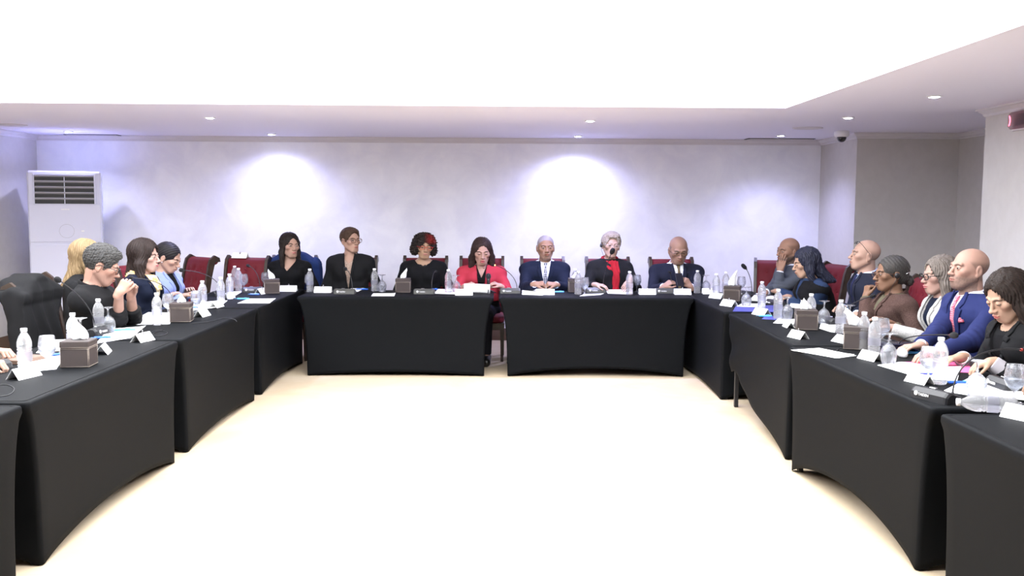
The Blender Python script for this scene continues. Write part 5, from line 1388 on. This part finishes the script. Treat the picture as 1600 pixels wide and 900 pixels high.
# name cards
R9 = PI/2
for px, py, rz, lb, s_, cp in (
    (38, 590, R9-.25, 'name card nearest the left edge, in front of a bottle', .92, False), (161, 552, R9+.25, 'name card half hidden by the largest left tissue box', .92, False), (223, 533, R9-.2, 'name card standing alone on the left table', .92, True),
    (316, 494, R9-.1, 'name card right of the second left tissue box', .92, False), (338, 480, R9-.1, 'name card in front of the bright corner bottle', .92, False), (357, 466, R9-.1, 'name card at the left corner by the blue light', .92, False), (409, 459, R9-.25, 'clipped name card left of the tissue box in the corner', .95, True),
    (451, 455, 0, 'name card beside the tissue box of the young woman in black', .98, True), (505, 457, 0, 'name card in front of the woman in black blazer', 1., True), (725, 461, .04, 'name card in front of the coral jacket woman', 1., False),
    (853, 460.5, -.02, 'name card in front of the bald man in navy suit', .98, True), (1011, 460, 0, 'name card in front of the red-scarf woman microphone', .98, True), (1066, 460, 0, 'name card in front of the man holding a phone', .98, True),
    (1109, 459, .0, 'name card between two bottles at the far right corner', .92, True), (1120, 466, -.9, 'name card partly behind the far right tissue box', .85, False), (1139, 478, -R9+.45, 'name card with clip in front of the far right tissue box', .95, True), (1190, 492, -R9+.35, 'name card on the edge of the blue folder', .95, False),
    (1232, 511, -R9, 'thin name card seen edge-on left of the middle tissue box', .7, False), (1247, 528, -R9+.3, 'clipped name card standing alone below the middle right tissue box', .85, True), (1360, 562, -R9+.3, 'name card right of the nearest right tissue box', .85, False),
    (1436, 598, -R9+.35, 'name card behind the near right microphone base', .78, False), (1600, 655, -R9+.5, 'large name card at the right edge, cut by the photo', .95, False)):
    card(T(px, py), rz, lb, s_, cp)
cp_ = aty(374.5, 400, EC[1]+.05)
ec = card((cp_[0], EC[1]-.26+.338, 1.036), -.17, 'white name card standing on top of the empty red chair', 1.0, True)
# microphones
mic(T(153, 522), R9-.15, atx(90, 437, -2.62), 'long gooseneck microphone rising to the left in front of the draped jacket', headr=.018, scr=-.0)
mic(T(268, 478), R9, atx(205, 434, -2.52), 'gooseneck microphone with red ring pointing at the yellow scarf woman', headr=.013, red=True)
mic(T(340, 462), R9-.3, atx(283, 422, -2.62), 'gooseneck microphone in front of the woman in lilac blazer', headr=.017)
mic(T(395, 456), .25, aty(387.5, 415, 9.45), 'microphone with its head before the empty red chair', headr=.016)
mic(T(539, 459), 0, aty(539.5, 420, 9.28), 'grey microphone base in front of the woman in black blazer', grey=True, headr=.018)
mic(T(663, 459), 0, aty(681, 424, 9.30), 'grey microphone base in front of the curly-haired woman', grey=True, headr=.012)
mic(T(797, 458), 0, aty(771, 413.5, 9.42), 'microphone with lit orange ring speaking to the coral jacket woman', grey=True, lit=True, headr=.009)
mic(T(931, 457), 0, aty(957, 392, 9.1), 'microphone whose head hides part of the red-scarf woman face', grey=True, headr=.024)
mic(T(1038, 458), 0, aty(1046, 425, 9.35), 'grey microphone base in front of the man holding a phone', grey=True, headr=.010)
mic(T(1163, 462), -.8, aty(1162, 416, 9.05), 'microphone with round head before the blank wall, by the far right tissue box', headr=.020)
mic(T(1212, 477), -R9+.2, atx(1170, 461, 2.25), 'microphone bent low over the blue folder', headr=.012, bend=.06)
mic(T(1300, 506), -R9, atx(1364, 462, 2.62), 'microphone pointing at the chin of the woman in brown jacket', headr=.013, bend=.07)
mic(T(1392, 545), -R9, atx(1491, 524, 2.42), 'microphone with horizontal neck reaching the royal blue suit', headr=.018, bend=.05, red=True)
mic(T(1463, 625), -R9+.38, atx(1602, 547, 2.40), 'large microphone base with round emblem nearest the right corner, neck arching right', bend=.16, headr=.013, red=True)
mic(T(1572, 607), -R9, onz(1592, 598, .83), 'microphone whose head hangs by the goblet at the right edge', bend=.10, headr=.020, scr=.0)
mic(T(-14, 580), R9-.1, atx(-60, 480, -2.7), 'microphone base cut off by the left edge', bend=.1)
# handheld microphone on a little tripod
p = T(763, 459); r = empty('tabletop_microphone', (p[0], p[1], TZ0)); mb = MB()
for k in range(3):
    a = k*2.09+.5; mb.tube([(0, 0, .045), (.05*math.cos(a), .05*math.sin(a), .018), (.085*math.cos(a), .085*math.sin(a), .004)], .0055, 6)
mb.lathe([(.012, .035), (.012, .06), (0, .062)], 12); link('tripod', mb.mesh('tripod', M_BLACK), r)
mb = MB(); M = Matrix.Rotation(-.12, 3, 'X'); mb.lathe([(.011, .045), (.013, .06), (.0165, .13), (.019, .15)], 18, (0, 0, 0), M); link('handle', mb.mesh('handle', mat('black_metal', (.015, .015, .018), rough=.25)), r)
mb = MB(); mb.lathe([(.0185, .148), (.025, .157), (.0265, .165), (.0255, .18), (.019, .195), (0, .203)], 20, (0, 0, 0), M); link('grille', mb.mesh('grille', mat('steel_mesh', (.05, .05, .055), rough=.4, metal=.6, bump=1., bscale=1500)), r)
tag(r, 'black handheld microphone on a small tripod in front of the coral jacket', 'microphone')
# papers
M_BLUEF = mat('blue_folder_card', (.045, .05, .26), rough=.5); M_PINK = mat('pink_folder_card', (.80, .12, .30), rough=.6)
z1 = TZ0
pxsheet([(30, 583), (88, 577), (100, 556), (38, 562)], 'white sheets under the goblet near the left edge', n=3)
pxsheet([(58, 552), (120, 546), (128, 530), (80, 532)], 'white sheets behind the nearest left goblet', n=2)
pxsheet([(150, 537), (205, 528), (228, 510), (170, 514)], 'white sheet under the small blue item on the left table', n=1)
pxsheet([(196, 508), (262, 507), (275, 490), (232, 489)], 'broad stack of white papers before the yellow scarf woman', n=4)
pxsheet([(296, 486), (345, 480), (352, 470), (300, 474)], 'bright white papers before the lilac blazer woman', n=4)
pxsheet([(330, 463), (368, 462), (378, 456), (340, 456)], 'white papers by the corner microphone dome', n=3)
pxsheet([(371, 474), (421, 474), (431, 467), (388, 467)], 'single blank sheet on the left corner table top')
pxsheet([(544, 456), (560, 456), (568, 451), (548, 451)], 'blank note sheets right of the blazer woman microphone', n=3)
pxsheet([(580, 463), (616, 463), (618, 458.5), (583, 458.5)], 'blank flat sheet at the table edge left of a tissue box')
pxsheet([(678, 459), (712, 460), (715, 453), (684, 452)], 'white sheets beside the curly-haired woman microphone', n=3)
pxsheet([(818, 461), (845, 462), (842, 452), (815, 453)], 'pile of papers in front of the navy-suited man', n=6)
pxsheet([(950, 459), (982, 460), (984, 453), (945, 453)], 'white papers under the hand of the red-scarf woman', n=3)
pxsheet([(905, 463), (938, 461), (944, 459), (915, 459.5)], 'thin sheet lying before the red-scarf woman microphone')
pxsheet([(1270, 0, .75)[:2] and (1208, 505), (1240, 507), (1244, 499), (1215, 499)], 'white sheet left of the middle right tissue box')
pxsheet([(1232, 480), (1262, 484), (1262, 477), (1236, 474)], 'white papers in front of the denim shirt woman', n=3)
pxsheet([(1282, 514), (1304, 520), (1312, 510), (1284, 504)], 'white papers right of the middle right tissue box', n=4)
pxsheet([(1298, 533), (1325, 539), (1330, 526), (1308, 522)], 'white card left of the nearest right tissue box', n=1)
pxsheet([(1238, 548), (1310, 560), (1338, 556), (1282, 545)], 'sheets lying over the table edge below the middle tissue box', n=3)
pxsheet([(1372, 571), (1428, 588), (1452, 572), (1408, 566)], 'white papers in front of the royal blue suit', n=3)
f = pxsheet([(1402, 578), (1520, 583), (1512, 566), (1405, 566)], 'pink folder in front of the man in royal blue suit', m=M_PINK, name='folder', cat='folder', th=.002)
pxsheet([(1418, 590), (1490, 597), (1502, 575), (1440, 573)], 'white pages lying on the pink folder', n=2, z=TZ0+.0025)
pxsheet([(1478, 612), (1556, 625), (1600, 603), (1520, 589)], 'white sheets under the upturned goblet at the right corner', n=3)
pxsheet([(1556, 622), (1606, 628), (1640, 612), (1600, 603)], 'white sheets at the right edge under the goblet', n=2, z=TZ0+.004)
pxsheet([(1145, 487), (1212, 488), (1216, 478), (1150, 478)], 'blue folder in front of the bearded man', m=M_BLUEF, name='folder', cat='folder', th=.004)
pxsheet([(1152, 480), (1190, 481), (1192, 476), (1160, 475.5)], 'white sheets lying on the blue folder', n=2, z=TZ0+.0048)
pxsheet([(1174, 470), (1205, 472), (1212, 462), (1180, 461)], 'stack of bound papers under the bearded man hands', n=6, th=.003)
pxsheet([(1190, 499), (1212, 500), (1216, 495), (1196, 494)], 'dark blue booklet by the edge name card', m=M_BLUEF, name='booklet', cat='booklet', th=.002)
# upright pages held by the woman in coral
mb = MB(); w_ = .255
P = [[(-w_/2+w_*i/8, .02*math.sin(i/8*PI)-.03*j/5, .006+.10*j/5*.9) for i in range(9)] for j in range(6)]; mb.grid(P)
p = aty(745, 457, 9.16); o = link('held_pages', mb.mesh('held_pages', M_PAPER), None, (p[0], p[1], TZ0), (0, .03, .03)); s = o.modifiers.new('thickness', 'SOLIDIFY'); s.thickness = .004; tag(o, 'white pages held upright by the woman in the coral jacket', 'paper')
# small blue and dark things
def pen(px, py, rz, lb, m=None, L=.10, name='blue_pouch', cat='receiver pouch', w=.022, h=.014):
    p = T(px, py); r = empty(name, (p[0], p[1], TZ0), rz); mb = MB(); mb.box((0, 0, h/2), (L, w, h), bev=.004); link('case', fixn(mb.mesh('case', m or M_BLUEP)), r)
    mb = MB(); mb.box((L*.18, -w*.1, h+.001), (L*.22, w*.7, .004), bev=.001); mb.tube([(-L/2, 0, h*.5), (-L*.62, .012, h*.5), (-L*.7, .0, h*.4)], .0016, 5); link('clasp', fixn(mb.mesh('clasp', M_LBLUE)), r); tag(r, lb, cat); return r
N = 'blue_pen_case'; K = 'pen case'
for px, py, rz, lb, m, L in ((160, 529, .4, 'small blue case right of the largest left tissue box', M_BLUEP, .10), (193, 517, .25, 'long light blue case on the white sheet', M_LBLUE, .15), (90, 556, .3, 'blue case behind the nearest left goblet', M_BLUEP, .09),
    (300, 482, .1, 'blue case beside the goblet at the lilac blazer woman', M_BLUEP, .10), (380, 468, 0, 'blue case behind the blank corner sheet', M_LBLUE, .11), (398, 461, 0, 'blue case before the corner microphone', M_BLUEP, .09), (566, 453, 0, 'blue case on the note sheets by the blazer woman', M_BLUEP, .12),
    (679, 453, 0, 'blue case behind the curly-haired woman microphone', M_BLUEP, .07), (872, 457, .1, 'light blue case right of the navy man name card', M_LBLUE, .12), (1196, 495, -.05, 'sky blue case before the edge name card', M_LBLUE, .10), (1432, 553, 0, 'blue case beside the crumpled tissue at right', M_LBLUE, .12),
    (1502, 600, -.1, 'blue case beside the largest right bottle', M_BLUEP, .12), (1446, 587, -.1, 'dark blue marker lying on the white pages', M_BLUEF, .08)):
    pen(px, py, rz, lb, m, L, N, K)
p = T(1404, 547); r = empty('clutch_bag', (p[0], p[1], TZ0), -.05); mb = MB(); mb.box((0, 0, .022), (.235, .13, .044), bev=.014); link('body', fixn(mb.mesh('body', mat('black_patent', (.015, .015, .03), rough=.22))), r)
mb = MB(); mb.box((0, -.045, .040), (.225, .05, .012), bev=.005); link('flap', fixn(mb.mesh('flap', mat('black_patent'))), r); tag(r, 'glossy black zipped case before the white jacket woman', 'case')
def lump(px, py, R, lb, seed, sc=(1, 1, .8)):
    V, Q = nets(lambda P: ell(P, (0, 0, R*.75), (R*sc[0], R*sc[1], R*sc[2]))+.35*R*wob(P, 1.4/R, seed), (-R*2, -R*2, 0), (R*2, R*2, R*2.4), R/9)
    p = T(px, py); o = link('crumpled_tissue', npmesh('crumpled_tissue', V, Q, M_TISSUE), None, (p[0], p[1], TZ0)); tag(o, lb, 'tissue'); return o
lump(1410, 558, .030, 'crumpled white tissue left of the blue case at right', 3); lump(446, 454, .03, 'crumpled tissue behind the name card of the young woman', 5, (1.6, .8, .8)); lump(272, 470, .045, 'crumpled white tissues in front of the yellow scarf woman', 8, (1.4, 1, .8))
def phone(p, rot, lb, nm='smartphone'):
    r = empty(nm, p, 0, rot); mb = MB(); mb.box((0, 0, 0), (.074, .150, .009), bev=.003); link('body', fixn(mb.mesh('body', M_BLACK)), r); mb = MB(); mb.box((0, 0, .0048), (.068, .142, .0006)); link('screen', fixn(mb.mesh('screen', mat('dark_screen', (.01, .01, .014), rough=.08))), r); tag(r, lb, 'phone'); return r
phone(tuple(aty(1062, 437, 9.30)), (.95, 0, .12), 'black smartphone held by the balding man at the far table')
phone((*T(452, 449)[:2], TZ0+.005), (0, 0, 1.2), 'phone lying beside the young woman in black'); phone((*T(1299, 500)[:2], TZ0+.005), (0, 0, .3), 'dark phone lying in front of the brown jacket woman')
p = T(858, 452); r = empty('tablet', (p[0], p[1], TZ0), .05); mb = MB(); mb.box((0, 0, .012), (.26, .17, .022), bev=.004); link('cover', fixn(mb.mesh('cover', M_BLACK)), r); tag(r, 'dark tablet case under the folded hands of the navy-suited man', 'tablet')
p = T(48, 565); r = empty('notebook', (p[0]-.05, p[1], TZ0), 1.3); mb = MB(); mb.box((0, 0, .012), (.20, .15, .024), bev=.003); link('cover', fixn(mb.mesh('cover', mat('brown_notebook', (.14, .085, .06), rough=.5))), r); tag(r, 'brown notebook behind the bottle nearest the left edge', 'notebook')
# cables
def cable(pxs, lb):
    pts = [onz(px, py, .7535) for px, py in pxs]; mb = MB(); fine = []
    for i in range(len(pts)-1):
        a, b, c, d = pts[max(i-1, 0)], pts[i], pts[i+1], pts[min(i+2, len(pts)-1)]
        for k in range(6):
            t = k/6; fine.append(.5*((2*b)+(-a+c)*t+(2*a-5*b+4*c-d)*t*t+(-a+3*b-3*c+d)*t**3))
    fine.append(pts[-1]); mb.tube(fine, .0022, 6); c0 = fine[0]; mb.v = [(x-c0[0], y-c0[1], z-.7535) for x, y, z in mb.v]
    o = link('cable', mb.mesh('cable', M_BLACK), None, (c0[0], c0[1], .7535)); tag(o, lb, 'cable')
cable([(-5, 602), (10, 601), (22, 607), (16, 616), (-2, 620)], 'thin black cable curling at the left edge of the table')
cable([(236, 519), (250, 516), (262, 520), (250, 525), (238, 522), (255, 515)], 'coiled thin black cable beside the lone left name card')
cable([(300, 505), (330, 502), (350, 497), (366, 499), (370, 503)], 'thin cable along the left table edge toward the corner')
cable([(1314, 543), (1308, 548), (1313, 553), (1322, 552)], 'thin black cable loop left of the nearest right tissue box')
cable([(1556, 613), (1570, 605), (1590, 602), (1612, 606)], 'black cable by the goblet at the right edge')
# ------------------------------------------------------------------ render look
sc = bpy.context.scene
w = bpy.data.worlds.new('world'); sc.world = w; w.use_nodes = True; w.node_tree.nodes['Background'].inputs[0].default_value = (.5, .5, .5, 1); w.node_tree.nodes['Background'].inputs[1].default_value = .1
sc.view_settings.view_transform = 'Standard'; sc.view_settings.look = 'None'; sc.view_settings.gamma = 1; sc.view_settings.exposure = 1.02; sc.view_settings.use_curve_mapping = False
sc.cycles.max_bounces = 9; sc.cycles.transparent_max_bounces = 16; sc.cycles.transmission_bounces = 8; sc.cycles.diffuse_bounces = 5; sc.cycles.glossy_bounces = 3
sc.cycles.use_adaptive_sampling = True; sc.cycles.adaptive_threshold = .025
